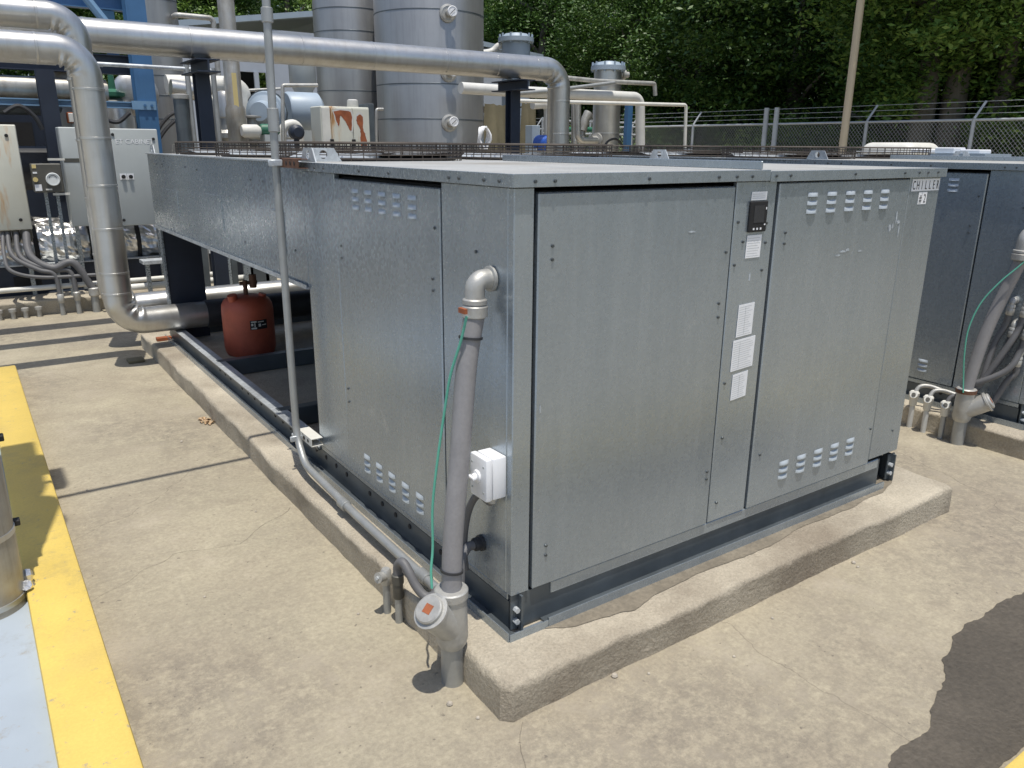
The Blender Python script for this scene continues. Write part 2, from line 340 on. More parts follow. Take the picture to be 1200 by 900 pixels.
def crack(pts, w0=.0022, seed=0):
    P = [Vector(p+(0,)) for p in pts]; q = []
    for i in range(len(P)-1):
        n = max(2, int((P[i+1]-P[i]).length/.03))
        for k in range(n):
            a = P[i].lerp(P[i+1], k/n); q.append(a+noise.noise_vector(Vector((a.x*7, a.y*7, seed)))*.035)
    q.append(P[-1]); mb = MB(); vs = []
    for i, p in enumerate(q):
        t = (q[min(i+1, len(q)-1)]-q[max(i-1, 0)]).normalized(); n = Vector((-t.y, t.x, 0)); w = w0*(.35+.65*abs(noise.noise(Vector((i*.37, seed, 1)))*1.6))
        vs += [(p.x+n.x*w, p.y+n.y*w, .0015), (p.x-n.x*w, p.y-n.y*w, .0015)]
    return mb.add(vs, [(2*i, 2*i+1, 2*i+3, 2*i+2) for i in range(len(q)-1)])
GR = bpy.data.objects['ground']
for k, c in enumerate(([(-1.1, 3.66), (-.6, 3.76), (-.17, 3.72)], [(-.125, -.215), (-.2, -.33), (-.27, -.6)], [(-1.1, 1.2), (-.75, 1.45), (-.5, 1.35), (-.19, 1.6)])):
    obj('crack', crack(c, .0010, k), 'concrete_wet', GR)
# ------------------------------------------------------------------ chillers
W, YC, LEN, ZT, ZB, ZE = 2.27, 1.65, 5.0, 1.605, .275, 1.045
def louver_mesh():
    mb = MB(); w, h, d = .062, .016, .009; nu, nv = 8, 4; vs = []
    for j in range(nv+1):
        for i in range(nu+1):
            u = -1+2*i/nu; v = j/nv
            vs.append((u*w/2, -d*sin(v*pi/2*1.05)*(1-abs(u)**3)*.999-.0005, -v*h))
    k = nu+1
    mb.add(vs, [(j*k+i, j*k+i+1, (j+1)*k+i+1, (j+1)*k+i) for j in range(nv) for i in range(nu)])
    mb.add([(-w/2+.003, -.0007, -h*.2), (w/2-.003, -.0007, -h*.2), (w/2-.003, -.0007, -h-.002), (-w/2+.003, -.0007, -h-.002)], [(0, 1, 2, 3)])
    return mb
LOUV = None
def screws(name, pts, parent, nrm, r=.0055):
    mb = MB()
    for p in pts: mb.cyl(Vector(p), Vector(p)+Vector(nrm)*.005, r, r*.8, n=8)
    return obj(name, mb, 'screw', parent, kind='stuff')
def fan_guard(cx, cy, r, z0, z1):
    mb = MB(); wr = .0026
    def ring(rad, z, t=wr, n=44): mb.tube([(cx+rad*cos(2*pi*i/n), cy+rad*sin(2*pi*i/n), z) for i in range(n+1)], t, n=5, cap=False)
    ring(r, z1, .006)
    for f in (.12, .34, .56, .78): ring(r, z0+(z1-z0)*f, .0025)
    for k in range(1, 7): ring(r*k/7, z1+.004, .003, 30)
    for k in range(52):
        a = 2*pi*k/52; c, s = cos(a), sin(a); mb.cyl((cx+r*c, cy+r*s, z0-.004), (cx+r*c, cy+r*s, z1), wr, n=5)
        if k % 4 == 0: mb.cyl((cx+r*c, cy+r*s, z1), (cx+.08*c, cy+.08*s, z1+.004), wr, n=5)
    return mb
def lug(cx, cy, z, alongx=False):
    """galvanised lifting lug: a trapezoid plate with an open eye"""
    out = [(-.085, 0), (.085, 0), (.05, .058), (-.05, .058)]; n = 16; mb = MB(); t = .006
    ring = [(.019*cos(2*pi*i/n), .03+.019*sin(2*pi*i/n)) for i in range(n)]
    def outer(a):
        c, s = cos(a), sin(a); best = 9
        for i in range(4):
            (x1, y1), (x2, y2) = out[i], out[(i+1) % 4]; dx, dy = x2-x1, y2-y1; den = c*dy-s*dx
            if abs(den) < 1e-9: continue
            t_ = ((x1)*dy-(y1-.03)*dx)/den; q = ((x1)*s-(y1-.03)*c)/den
            if t_ > 0 and -1e-6 <= q <= 1+1e-6: best = min(best, t_)
        return (best*c, .03+best*s)
    angs = sorted([2*pi*i/n for i in range(n)]+[atan2(y-.03, x) % (2*pi) for x, y in out]); m = len(angs)
    def P(p, d): return (cx+p[0], cy+d, z+p[1]) if alongx else (cx+d, cy+p[0], z+p[1])
    vs = []
    for d in (-t/2, t/2):
        vs += [P(outer(a), d) for a in angs]+[P((.019*cos(a), .03+.019*sin(a)), d) for a in angs]
    fs = []
    for i in range(m):
        j = (i+1) % m; fs += [(i, j, m+j, m+i), (2*m+i, 3*m+i, 3*m+j, 2*m+j), (i, 2*m+i, 2*m+j, j), (m+i, m+j, 3*m+j, 3*m+i)]
    mb.add(vs, fs); return mb
def chiller(x0, label, sign):
    global LOUV
    t = thing('chiller', label, 'chiller', (x0, 0, PADZ), 'galvanised chiller units on concrete pads')
    X = lambda a: x0+a
    g = 'galv'; P = []
    def part(name, mb, m=g, parent=t, **k): return obj(name, mb, m, parent, **k)
    # inner dark carcass so that gaps read black
    part('inner_frame', MB().box(X(.035), X(W-.035), .035, YC-.03, ZB+.01, ZT-.05), 'black')
    # front face (y=0)
    part('corner_panel', MB().rbox(X(0), X(.071), 0, .03, ZB-.004, ZT-.037, .003).rbox(X(0), X(.03), .031, .41, ZB-.004, ZT-.037, .003))
    d1 = part('door', MB().rbox(X(.083), X(.925), -.004, .02, ZB-.002, 1.553, .004), smooth=False)
    part('centre_panel', MB().rbox(X(.935), X(1.150), .0, .02, ZB-.002, ZT-.037, .003))
    d2 = part('door', MB().rbox(X(1.164), X(2.022), -.004, .02, ZB-.002, 1.560, .004))
    part('corner_panel', MB().rbox(X(2.030), X(W), -.001, .03, ZB+.012, ZT-.036, .003).rbox(X(W-.03), X(W), .031, YC, ZB+.012, ZT-.037, .003))
    # left face (x=0)
    d3 = part('door', MB().rbox(X(-.003), X(.02), .418, 1.282, ZB-.002, 1.548, .004))
    part('side_panel', MB().rbox(X(0), X(.025), 1.290, YC, ZB-.004, ZT-.037, .003))
    part('return_panel', MB().rbox(X(.03), X(.30), YC-.012, YC, ZB, ZE+.02, .003), 'galv')
    part('back_panel', MB().rbox(X(.31), X(W-.04), YC-.014, YC-.002, ZB, ZE+.3, .003), 'steel_dark')
    # roof: two sheets with turned-down rims, a standing seam between
    for k, (a, b, dz) in enumerate(((-.012, 1.089, 0), (1.092, W+.012, -.004))):
        r = part('roof_sheet', MB().rbox(X(a), X(b), -.012, YC+.01, ZT-.012+dz, ZT+dz, .002), 'galv_roof')
        rim = MB().rbox(X(a)+.0, X(b), -.016, -.0125, ZT-.036+dz, ZT+.001+dz, .001)
        if k == 0: rim.rbox(X(-.016), X(-.0125), -.016, YC+.01, ZT-.036, ZT+.001, .001)
        else: rim.rbox(X(W+.0125), X(W+.016), -.016, YC+.01, ZT-.04, ZT-.003, .001)
        part('roof_rim', rim, 'galv', r)
    part('roof_seam', MB().rbox(X(1.080), X(1.0885), .02, YC+.01, ZT+.0005, ZT+.030, .002))
    # bottom sill and base channel
    part('sill', MB().rbox(X(.17), X(2.13), .006, .018, ZB-.052, ZB-.006, .003), 'galv')
    part('sill', MB().rbox(X(.006), X(.02), .03, YC, ZB-.034, ZB-.007, .003), 'galv')
    fr = part('base_channel', MB().box(X(.03), X(2.15), .012, .022, PADZ+.004, ZB-.012).box(X(.13), X(2.13), -.035, .012, PADZ+.002, PADZ+.010).box(X(.13), X(2.13), -.035, -.029, PADZ+.010, PADZ+.034), 'steel_dark')
    part('lip', MB().box(X(.13), X(2.13), -.0385, -.0355, PADZ+.002, PADZ+.036).box(X(-.0285), X(.128), -.038, -.035, PADZ+.001, PADZ+.028).box(X(-.0285), X(.128), -.0348, .0, PADZ+.001, PADZ+.005), 'galv', fr)
    lr = part('base_rail', MB().box(X(.008), X(.016), .024, LEN, PADZ+.004, ZB-.036).box(X(-.03), X(.0075), -.028, LEN, PADZ+.001, PADZ+.009)
              .box(X(.0165), X(.07), YC+.02, LEN, ZB-.045, ZB-.036).box(X(-.005), X(.0075), YC+.02, LEN-.25, ZB-.045, ZB-.036), 'steel_dark')
    part('lip', MB().box(X(-.034), X(-.0305), -.034, LEN, PADZ+.001, PADZ+.034), 'galv', lr)
    part('top_flange', MB().box(X(-.006), X(.07), YC+.03, LEN-.28, ZB-.0355, ZB-.031), 'galv_bright', lr)
    hs = MB()
    for k in range(26):
        y = .35+k*.125
        if k % 5 != 2: hs.cyl((X(.0045), y, PADZ+.085), (X(.0079), y, PADZ+.085), .011, n=10)
    part('slot_holes', hs, 'black', lr, kind='stuff')
    part('base_rail', MB().box(X(W-.016), X(W-.008), .024, LEN, PADZ+.004, ZB-.036).box(X(W-.0075), X(W+.03), .024, LEN, PADZ+.001, PADZ+.009), 'steel_dark')
    for y in (2.32, 3.56): part('cross_beam', MB().rbox(X(.017), X(W-.017), y, y+.07, PADZ+.004, PADZ+.115, .004), 'steel_dark')
    part('end_beam', MB().box(X(.017), X(W-.017), LEN-.01, LEN, PADZ+.004, ZB-.037), 'steel_dark')
    # foot plates with bolts
    for (fx, fy, s) in ((.0, .0, 1), (W-.06, .0, 1)):
        fp = part('foot_plate', MB().box(X(fx+.032), X(fx+.040), -.014, .05, PADZ+.0055, ZB-.006).box(X(fx+.003), X(fx+.06), .0055, .0115, PADZ+.012, ZB-.006), 'steel_dark')
        for z in (PADZ+.045, PADZ+.088): part('bolt', MB().cyl((X(fx+.02), .005, z), (X(fx+.02), -.012, z), .010, n=6), 'galv_bright', fp)
    # raised condenser section
    ts = part('condenser_side', MB().rbox(X(0), X(.014), YC+.005, LEN, ZE, ZT-.008, .002))
    part('bottom_lip', MB().box(X(-.012), X(.03), YC+.006, LEN, ZE-.008, ZE-.001).box(X(-.014), X(-.0115), YC+.006, LEN, ZE-.008, ZE+.012), 'galv_bright', ts)
    for (ya, yb, z0, z1) in ((4.12, 4.45, 1.18, 1.36), (3.0, 3.35, 1.18, 1.385), (1.93, 2.27, 1.17, 1.37)):
        part('access_plate', MB().rbox(X(-.005), X(-.0002), ya, yb, z0, z1, .0015), g, ts)
    part('top_edge', MB().box(X(-.012), X(.04), YC+.012, LEN+.012, ZT-.007, ZT+.001), 'galv_bright', ts)
    part('condenser_side', MB().rbox(X(W-.014), X(W), YC+.005, LEN, ZE, ZT-.008, .002))
    part('end_panel', MB().rbox(X(.016), X(W-.016), LEN-.014, LEN, ZE, ZT-.008, .002))
    part('deck', MB().box(X(.04), X(W-.016), YC+.012, LEN-.016, ZT-.03, ZT-.004), 'galv_roof')
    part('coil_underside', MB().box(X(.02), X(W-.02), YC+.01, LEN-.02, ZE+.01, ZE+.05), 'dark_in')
    for fx in (0, W-.30):
        lg = part('leg', MB().box(X(fx+.02), X(fx+.30), LEN-.12, LEN-.11, PADZ+.004, ZE), 'navy')
        part('leg_angle', MB().box(X(fx+.004) if fx == 0 else X(fx+.302), X(fx+.018) if fx == 0 else X(fx+.316), LEN-.14, LEN-.06, ZB-.034, ZE-.009), 'galv', lg)
    for ix, fx in enumerate((.60, 1.68)):
        for fy in (2.24, 3.33, 4.42):
            fg = part('fan_guard', fan_guard(X(fx), fy, .50, ZT-.002, ZT+.082), 'rustwire')
            part('fan_ring', MB().lathe((X(fx), fy, 0), [(.47, ZT-.003), (.47, ZT+.012), (.44, ZT+.012), (.44, ZT-.003)], 32), 'black')
            h = MB().cyl((X(fx), fy, ZT-.003), (X(fx), fy, ZT+.03), .07, n=14)
            for k in range(4):
                a = k*pi/2+.4*fy; c, s = cos(a), sin(a)
                h.add([(X(fx)+.06*c-.04*s, fy+.06*s+.04*c, ZT+.006), (X(fx)+.06*c+.04*s, fy+.06*s-.04*c, ZT+.026), (X(fx)+.42*c+.09*s, fy+.42*s-.09*c, ZT+.030), (X(fx)+.42*c-.09*s, fy+.42*s+.09*c, ZT+.006)], [(0, 1, 2, 3)])
            part('fan', h, 'galv_bright')
    for (lx, ly, ax) in ((-.004, 1.545, 0), (W+.0, 1.72, 0), (.012, 4.85, 0), (W-.02, 4.85, 0)): part('lifting_lug', lug(X(lx), ly, ZT+.002, ax), 'galv_bright')
    part('lifting_lug', lug(X(.085), 1.60, ZT+.002, True), 'galv_bright')
    # louvres
    if LOUV is None:
        LOUV = obj('louver', louver_mesh(), 'galv_louver', d2, smooth=True, off=(0, 0, 0)); first = True
        LOUV.data.materials.append(MATS['black']); LOUV.data.polygons[len(LOUV.data.polygons)-1].material_index = 1
    else: first = False
    def put(parent, loc, rot):
        nonlocal first
        l = Vector(loc)-Vector((x0, 0, PADZ))
        if first: LOUV.location = l; first = False
        else: share(LOUV, parent, l, rot)
    for i in range(5):
        for j in range(3):
            put(d2, (X(1.362+i*.1205), -.0045, 1.522-j*.031), (0, 0, 0))
            put(d2, (X(1.375+i*.1180), -.0045, .437-j*.031), (0, 0, 0))
            put(d3, (X(-.0035), 1.075-i*.1175, 1.516-j*.031), (0, 0, -pi/2))
            put(d3, (X(-.0035), 1.085-i*.1185, .405-j*.031), (0, 0, -pi/2))
    # screws
    sc = [(X(a), -.016, ZT-.02) for a in (.06, .13, .5, .82, .91, .99, 1.12, 1.2, 1.6, 1.95, 2.06, 2.13, 2.21)]
    sc += [(X(a), -.004, z) for a, z in ((.135, 1.40), (.135, 1.36), (.135, .42), (.135, .385), (.885, 1.15), (.888, 1.10), (.90, .5), (.9, .47), (1.22, 1.38), (1.22, 1.34), (1.21, .5), (2.0, .45), (.9, 1.33))]
    sc += [(X(a), 0, z) for a, z in ((.955, 1.43), (.955, 1.28), (.96, .84), (.975, .62), (.975, .35), (1.11, 1.42), (1.11, 1.25), (.99, 1.36), (1.115, 1.35), (2.2, .40))]
    screws('screws', sc, t, (0, -1, 0))
    sc = [(X(-.016), y, ZT-.02) for y in (.05, .13, .27, .33, .75, 1.0, 1.35, 1.45, 1.55)]+[(X(-.003), y, z) for y, z in ((1.24, 1.28), (1.24, 1.23), (.47, 1.25), (.47, 1.21), (1.25, .66), (1.25, .6), (.45, 1.42))]
    sc += [(X(0), y, z) for y, z in ((.2, 1.37), (3.8, 1.53), (3.5, 1.52), (4.5, 1.53), (4.7, 1.53), (2.4, 1.5), (2.2, 1.5), (2.6, 1.16), (1.8, 1.2))]
    screws('screws', sc, t, (-1, 0, 0))
    if sign:
        x = 2.045
        for k, ch in enumerate('CHILLER'):
            pl = part('letter_tile', MB().box(X(x+k*.0315), X(x+k*.0315+.0310), -.0022, -.0012, 1.508, 1.558), 'white')
            text('letter', ch, .052, 'black', pl, (X(x+k*.0315+.0155), -.0024, 1.515), (1, 0, 0), (0, 0, 1), align='CENTER', sx=.62)
        for k, ch in enumerate('#2'):
            pl = part('letter_tile', MB().box(X(2.110+k*.033), X(2.110+k*.033+.0325), -.0022, -.0012, 1.452, 1.503), 'white')
            text('letter', ch, .052, 'black', pl, (X(2.110+k*.033+.016), -.0024, 1.459), (1, 0, 0), (0, 0, 1), align='CENTER', sx=.66)
        for k, (u, v, w_, h_) in enumerate(((1.955, 1.405, .010, .05), (1.975, 1.385, .022, .016), (1.985, 1.35, .008, .06), (1.935, 1.37, .012, .02), (1.915, 1.36, .02, .03), (1.60, 1.285, .045, .008), (1.57, 1.272, .03, .006), (1.63, 1.29, .02, .012), (1.72, 1.28, .03, .006), (.72, 1.41, .035, .006), (.10, .9, .004, .03), (1.045, 1.23, .010, .03))):
            o_ = [Vector((X(u)+w_*.5*cos(a_)*(1+.6*noise.noise(Vector((k*3.1, a_*1.3, 0)))), -.0050 if not .93 < u < 1.15 else -.0004, v+h_*.5*sin(a_)*(1+.6*noise.noise(Vector((k*3.1, a_*1.3, 7)))))) for a_ in [q*2*pi/22 for q in range(22)]]
            part('scuff_mark', MB().prism(o_, (0, -.0003, 0)), 'scuff')
        c = part('controller', MB().rbox(X(1.005), X(1.100), -.010, -.001, 1.392, 1.500, .003), 'black')
        part('display', MB().box(X(1.025), X(1.080), -.0112, -.0102, 1.425, 1.485), 'rubber', c)
        bt = MB()
        for k in range(3): bt.box(X(1.025+k*.019), X(1.033+k*.019), -.0115, -.0103, 1.400, 1.407)
        bt.box(X(1.087), X(1.092), -.0115, -.0103, 1.47, 1.478).box(X(1.084), X(1.091), -.0115, -.0103, 1.415, 1.42)
        part('buttons', bt, 'white', c)
        for nm, a, b, z0, z1, tl in (('label_sticker', 1.012, 1.095, 1.503, 1.532, .0), ('label_sticker', 1.008, 1.088, 1.300, 1.381, .0), ('notice_sheet', .998, 1.085, 1.010, 1.130, .05), ('notice_sheet', .985, 1.108, .880, .998, .06), ('notice_sheet', 1.000, 1.085, .765, .865, .08)):
            q = MB(); h = (b-a)*tl; q.prism([(X(a), -.0012, z0), (X(b), -.0012, z0+h), (X(b)+.002, -.0012, z1+h), (X(a)+.002, -.0012, z1)], (0, -.0012, 0))
            s_ = part(nm, q, 'white'); ln = MB(); nl = max(2, int((z1-z0)/.009))
            for k in range(nl):
                zz = z0+.006+k*(z1-z0-.008)/nl; xe = b-.006-random.random()*.25*(b-a)
                ln.add([(X(a+.006), -.0026, zz), (X(xe), -.0026, zz+h*.9), (X(xe), -.0026, zz+.0013+h*.9), (X(a+.006), -.0026, zz+.0013)], [(0, 1, 2, 3)])
            if nm != 'label_sticker': ln.box(X(a+.04), X(a+.0415), -.0026, -.0025, z0+.01, z1-.008)
            part('print_lines', ln, 'cab_grey', s_, kind='stuff')
    return t
ch2 = chiller(0, 'galvanised steel chiller cabinet marked CHILLER #2 with paper notices on its front', True)
ch1 = chiller(3.6, 'galvanised chiller on the pad with three conduit stubs, behind the marked one', False)

# ------------------------------------------------------------------ conduits at the near corner of the marked chiller
def y_fitting(t, base, ztop, zb0, br, r=.052):
    """sealing fitting: pipe stub, body, slanted branch with square-recess plug, collar"""
    b = Vector(base)
    obj('stub_pipe', MB().tube([b, b+Vector((0, 0, zb0))], .037, 20), 'conduit', t, smooth=True)
    body = obj('fitting_body', MB().lathe(b, [(.040, zb0-.012), (.047, zb0), (.052, zb0+.02), (.050, ztop-.06), (.048, ztop-.03), (.054, ztop-.028), (.054, ztop-.004), (.050, ztop)], 26), 'cast', t, smooth=True)
    d = Vector(br).normalized(); s0 = b+Vector((0, 0, zb0+.045)); s1 = s0+d*.145
    obj('branch', MB().tube([s0, s0+d*.06, s1], [.047, .050, .053], 24), 'cast', t, smooth=True)
    obj('branch_collar', MB().lathe(s1-d*.012, [(.052, 0), (.058, .003), (.058, .012), (.045, .014)], 26, d), 'cast', t, smooth=True)
    pl = obj('plug', MB().lathe(s1, [(.046, 0), (.046, .012), (.042, .016)], 24, d), 'cast', t, smooth=True)
    u, w_ = frame(d); q = s1+d*.0165; h = .015
    obj('plug_recess', MB().prism([q+u*h+w_*h, q-u*h+w_*h, q-u*h-w_*h, q+u*h-w_*h], d*.0006), 'orange_rust', pl)
def elbow_fit(t, p_face, nrm, down, r):
    """pulling elbow that leaves the sheet metal and turns down"""
    p = Vector(p_face); n_ = Vector(nrm); q = p+n_*(r*2.0); e = q+Vector(down).normalized()*(r*2.2)
    o = obj('elbow', MB().tube(fillet([p, q, e], r*1.55, 10), r, 20), 'cast', t, smooth=True)
    d = Vector(down).normalized()
    obj('elbow_ring', MB().lathe(p, [(r*1.12, 0), (r*1.28, .004), (r*1.28, .012), (r*1.05, .014)], 24, n_), 'cast', t, smooth=True)
    obj('elbow_collar', MB().lathe(e, [(r*1.10, -.012), (r*1.24, -.008), (r*1.24, .004), (r*1.12, .006), (r*1.30, .012), (r*1.30, .042), (r*1.12, .046)], 24, d), 'cast', t, smooth=True)
    return e+d*.03
R0 = Vector((-.194, .052, 0)); RT = R0+Vector((0, 0, .345))
t = thing('conduit_riser', 'thick grey conduit with slanted plugged fitting rising beside the near chiller corner', 'conduit', R0, 'conduit risers feeding the chillers')
y_fitting(t, R0, .345, .150, (-.075, -.02, .095))
top = Vector((-.075, .105, 1.235))
e = elbow_fit(t, (-.0005, .112, 1.300), (-1, 0, 0), (-.025, -.005, -1), .030)
obj('riser_tube', MB().tube(spline([RT-Vector((0, 0, .02)), R0+Vector((.016, .010, .52)), R0+Vector((.058, .030, .80)), R0+Vector((.096, .05, 1.05)), e], 8), .0320, 24), 'pvc', t, smooth=True)
for f, tl in ((.40, .2), (1.12, .1)):
    p = {.40: Vector((-.189, .055, .405)), 1.12: Vector((-.0815, .1055, 1.13))}[f]
    obj('cable_tie', MB().lathe(p, [(.0324, -.0035), (.0365, -.0035), (.0365, .0035), (.0324, .0035)], 24, (.1+tl*.3, .05, 1)), 'rubber', t)
obj('clamp_screw', MB().box(-.128, -.118, .062, .098, 1.213, 1.228), 'orange_rust', t)
gw = tag(obj('ground_wire', MB().tube(spline([(-.118, .068, 1.205), (-.128, .085, 1.13), (-.150, .112, 1.02), (-.166, .125, .90), (-.190, .130, .75), (-.212, .128, .60), (-.222, .115, .47), (-.238, .100, .40), (-.245, .085, .345)], 8), .0042, 8), 'green_wire', smooth=True), 'thin green ground wire tied to the corner conduit riser', 'wire', 'green ground wires')
# white disconnect switch on the left face
bx = thing('disconnect_switch', 'white plastic disconnect switch box on the chiller side', 'switch box', (-.04, .07, .62))
obj('box_back', MB().rbox(-.052, -.0008, .028, .122, .617, .757, .006, 2), 'white', bx, smooth=True)
cv = obj('box_cover', MB().rbox(-.078, -.054, .027, .123, .616, .758, .006, 2), 'white', bx, smooth=True)
kn = obj('knob', MB().lathe((-.0782, .078, .690), [(.022, 0), (.020, .006), (.012, .008), (.011, .02)], 20, (-1, 0, 0)).rbox(-.106, -.090, .060, .096, .684, .696, .004, 2), 'white', cv, smooth=True)
obj('cover_screws', MB().cyl((-.078, .042, .73), (-.0795, .042, .73), .004, n=8).cyl((-.078, .108, .73), (-.0795, .108, .73), .004, n=8).cyl((-.078, .042, .645), (-.0795, .042, .645), .004, n=8).cyl((-.078, .108, .645), (-.0795, .108, .645), .004, n=8), 'cab_grey', cv, kind='stuff')
fx = thing('flexible_conduit', 'dark flexible conduit looping from the white switch box into the panel', 'conduit', (-.03, .12, .4), 'flexible conduits at the near corner')
obj('tube', MB().tube(spline([(-.030, .065, .615), (-.033, .075, .59), (-.042, .125, .60), (-.050, .170, .54), (-.055, .195, .45), (-.056, .203, .36), (-.048, .205, .29)], 8), .0125, 12), 'flex', fx, smooth=True)
obj('gland', MB().lathe((-.030, .065, .6165), [(.019, 0), (.019, -.012), (.015, -.014), (.015, -.024)], 16), 'cast', fx, smooth=True)
st = thing('conduit_fitting', 'dark ribbed conduit connector entering the chiller side below the switch box', 'fitting', (-.03, .185, .36))
obj('connector', MB().lathe((-.0005, .175, .392), [(.028, 0), (.028, .010), (.023, .012), (.023, .03), (.018, .034)], 18, (-1, 0, 0)), 'rubber', st, smooth=True)
obj('tube', MB().tube(spline([(-.03, .175, .392), (-.055, .178, .388), (-.085, .165, .360), (-.105, .145, .30), (-.112, .13, .23), (-.118, .115, .195)], 8), .016, 12), 'flex', st, smooth=True)
# two stubs with the flexible loop
s1 = thing('conduit_stub', 'short conduit stub with flexible loop running to the pad conduit', 'conduit', (-.178, .45, 0), 'conduit stubs standing beside the pads')
obj('stub_pipe', MB().cyl((-.1865, .45, 0), (-.1865, .45, .13), .0145, n=14), 'conduit', s1, smooth=True)
obj('coupling', MB().lathe((-.1865, .45, .10), [(.017, 0), (.019, .004), (.019, .06), (.022, .062), (.022, .095), (.018, .098)], 16), 'cab_dark', s1, smooth=True)
obj('loop_tube', MB().tube(spline([(-.1865, .45, .19), (-.185, .448, .232), (-.180, .42, .258), (-.174, .385, .235), (-.166, .35, .195), (-.150, .315, .165), (-.128, .295, .168), (-.108, .30, .183)], 8), .0165, 14), 'flex', s1, smooth=True)
s2 = thing('conduit_stub', 'short conduit stub with a capped cast elbow beside the looped one', 'conduit', (-.19, .53, 0), 'conduit stubs standing beside the pads')
obj('stub_pipe', MB().cyl((-.1955, .53, .0), (-.1955, .53, .135), .0145, n=14), 'conduit', s2, smooth=True)
obj('cast_elbow', MB().lathe((-.1955, .53, .12), [(.017, 0), (.020, .004), (.020, .055), (.014, .064)], 16).cyl((-.1955, .53, .155), (-.235, .515, .165), .018, .020, n=14), 'cast', s2, smooth=True)
obj('cap_screw', MB().cyl((-.235, .515, .165), (-.241, .513, .166), .007, n=8), 'galv_bright', s2)
# tall thin conduit: rises, then runs overhead to the pole on the raised floor
VC = (-.085, 1.735)
tc_ = thing('tall_conduit', 'thin tall galvanised conduit clamped to the chiller side and lying along the pad', 'conduit', (VC[0], VC[1], PADZ))
path = fillet([(-.108, .30, .185), (-.106, 1.0, .185), (-.100, 1.60, .20), (-.086, 1.733, .30), (VC[0], VC[1], 1.62), (-.068, 1.705, 3.02), (-1.42, 1.705, 3.02)], .16, 8)
obj('conduit_tube', MB().tube(path, .0178, 14), 'conduit', tc_, smooth=True)
for y in (1.12, .40): obj('coupling', MB().lathe((-.107, y, .186), [(.0205, -.03), (.024, -.027), (.024, .027), (.0205, .03)], 16, (0, 1, 0)), 'conduit', tc_, smooth=True)
obj('coupling', MB().lathe((-.082, 1.731, 1.78), [(.0205, -.05), (.0245, -.047), (.0245, .047), (.0205, .05)], 16), 'conduit', tc_, smooth=True)
obj('coupling', MB().lathe((-.077, 1.723, 2.2), [(.0205, -.03), (.0245, -.027), (.0245, .027), (.0205, .03)], 16), 'conduit', tc_, smooth=True)
def strut(t, y0, y1, x0, x1, z, m):
    b = MB().box(x0, x1, y0, y1, z-.02, z-.017).box(x0, x1, y0, y1, z+.017, z+.02).box(x0, x0+.003, y0, y1, z-.017, z+.017)
    o = obj('bracket', b, m, t); h = MB()
    for k in range(3): h.cyl((x0-.0015, y0+.045+k*.05, z), (x0-.0002, y0+.045+k*.05, z), .009, n=10)
    obj('bracket_holes', h, 'black', o, kind='stuff')
    return o
strut(tc_, 1.52, 1.76, -.062, -.018, 1.60, 'rust'); strut(tc_, 1.60, 1.78, -.062, -.004, .302, 'white_dirty')
for z in (1.60, .302): obj('pipe_clamp', MB().lathe((VC[0], VC[1], z), [(.0200, -.014), (.0245, -.014), (.0245, .014), (.0200, .014)], 16).rbox(VC[0]-.043, VC[0]+.02, VC[1]-.034, VC[1]-.022, z-.014, z+.014, .003), 'galv_bright', tc_, smooth=True)
# pole on the raised floor (mostly out of frame) with cabinet at its head
PC = Vector((-1.425, 1.30, .055)); PR = .128
lp = thing('jacketed_riser', 'fat metal jacketed riser pipe standing on the blue grey raised floor', 'pipe', PC)
obj('jacket', MB().lathe(PC, [(PR, 0), (PR, .005), (PR, 3.6)], 40), 'jacket_dirty', lp, smooth=True)
for z in (.035, .29, .62, 1.0, 1.4, 1.9): obj('band', MB().lathe(PC, [(PR+.0005, z-.011), (PR+.003, z-.010), (PR+.003, z+.010), (PR+.0005, z+.011)], 40), 'jacket', lp, smooth=True)
for z in (.29, .62, 1.0): obj('band_latch', MB().rbox(PC.x+PR*.93, PC.x+PR*.93+.03, PC.y+.015, PC.y+.05, PC.z+z-.01, PC.z+z+.012, .003), 'black', lp)
obj('foil_flashing', MB().tube([(PC.x+(PR+.010)*cos(a), PC.y+(PR+.010)*sin(a), .11+.05*noise.noise(Vector((a*4, 0, 0)))) for a in [(-.35+k*.06) for k in range(16)]], [.02+.012*noise.noise(Vector((k*.9, 3, 0))) for k in range(16)], 8), 'foil', lp)
oc = thing('overhead_cabinet', 'grey cabinet carried at the head of the jacketed riser', 'cabinet', (-1.45, 1.75, 3.655))
obj('cabinet_body', MB().rbox(-1.85, -1.365, 1.40, 2.12, 3.655, 4.2, .01), 'cab_grey', oc)
obj('side_box', MB().rbox(-1.364, -1.255, 1.665, 1.93, 3.70, 3.95, .006), 'cab_grey', oc)

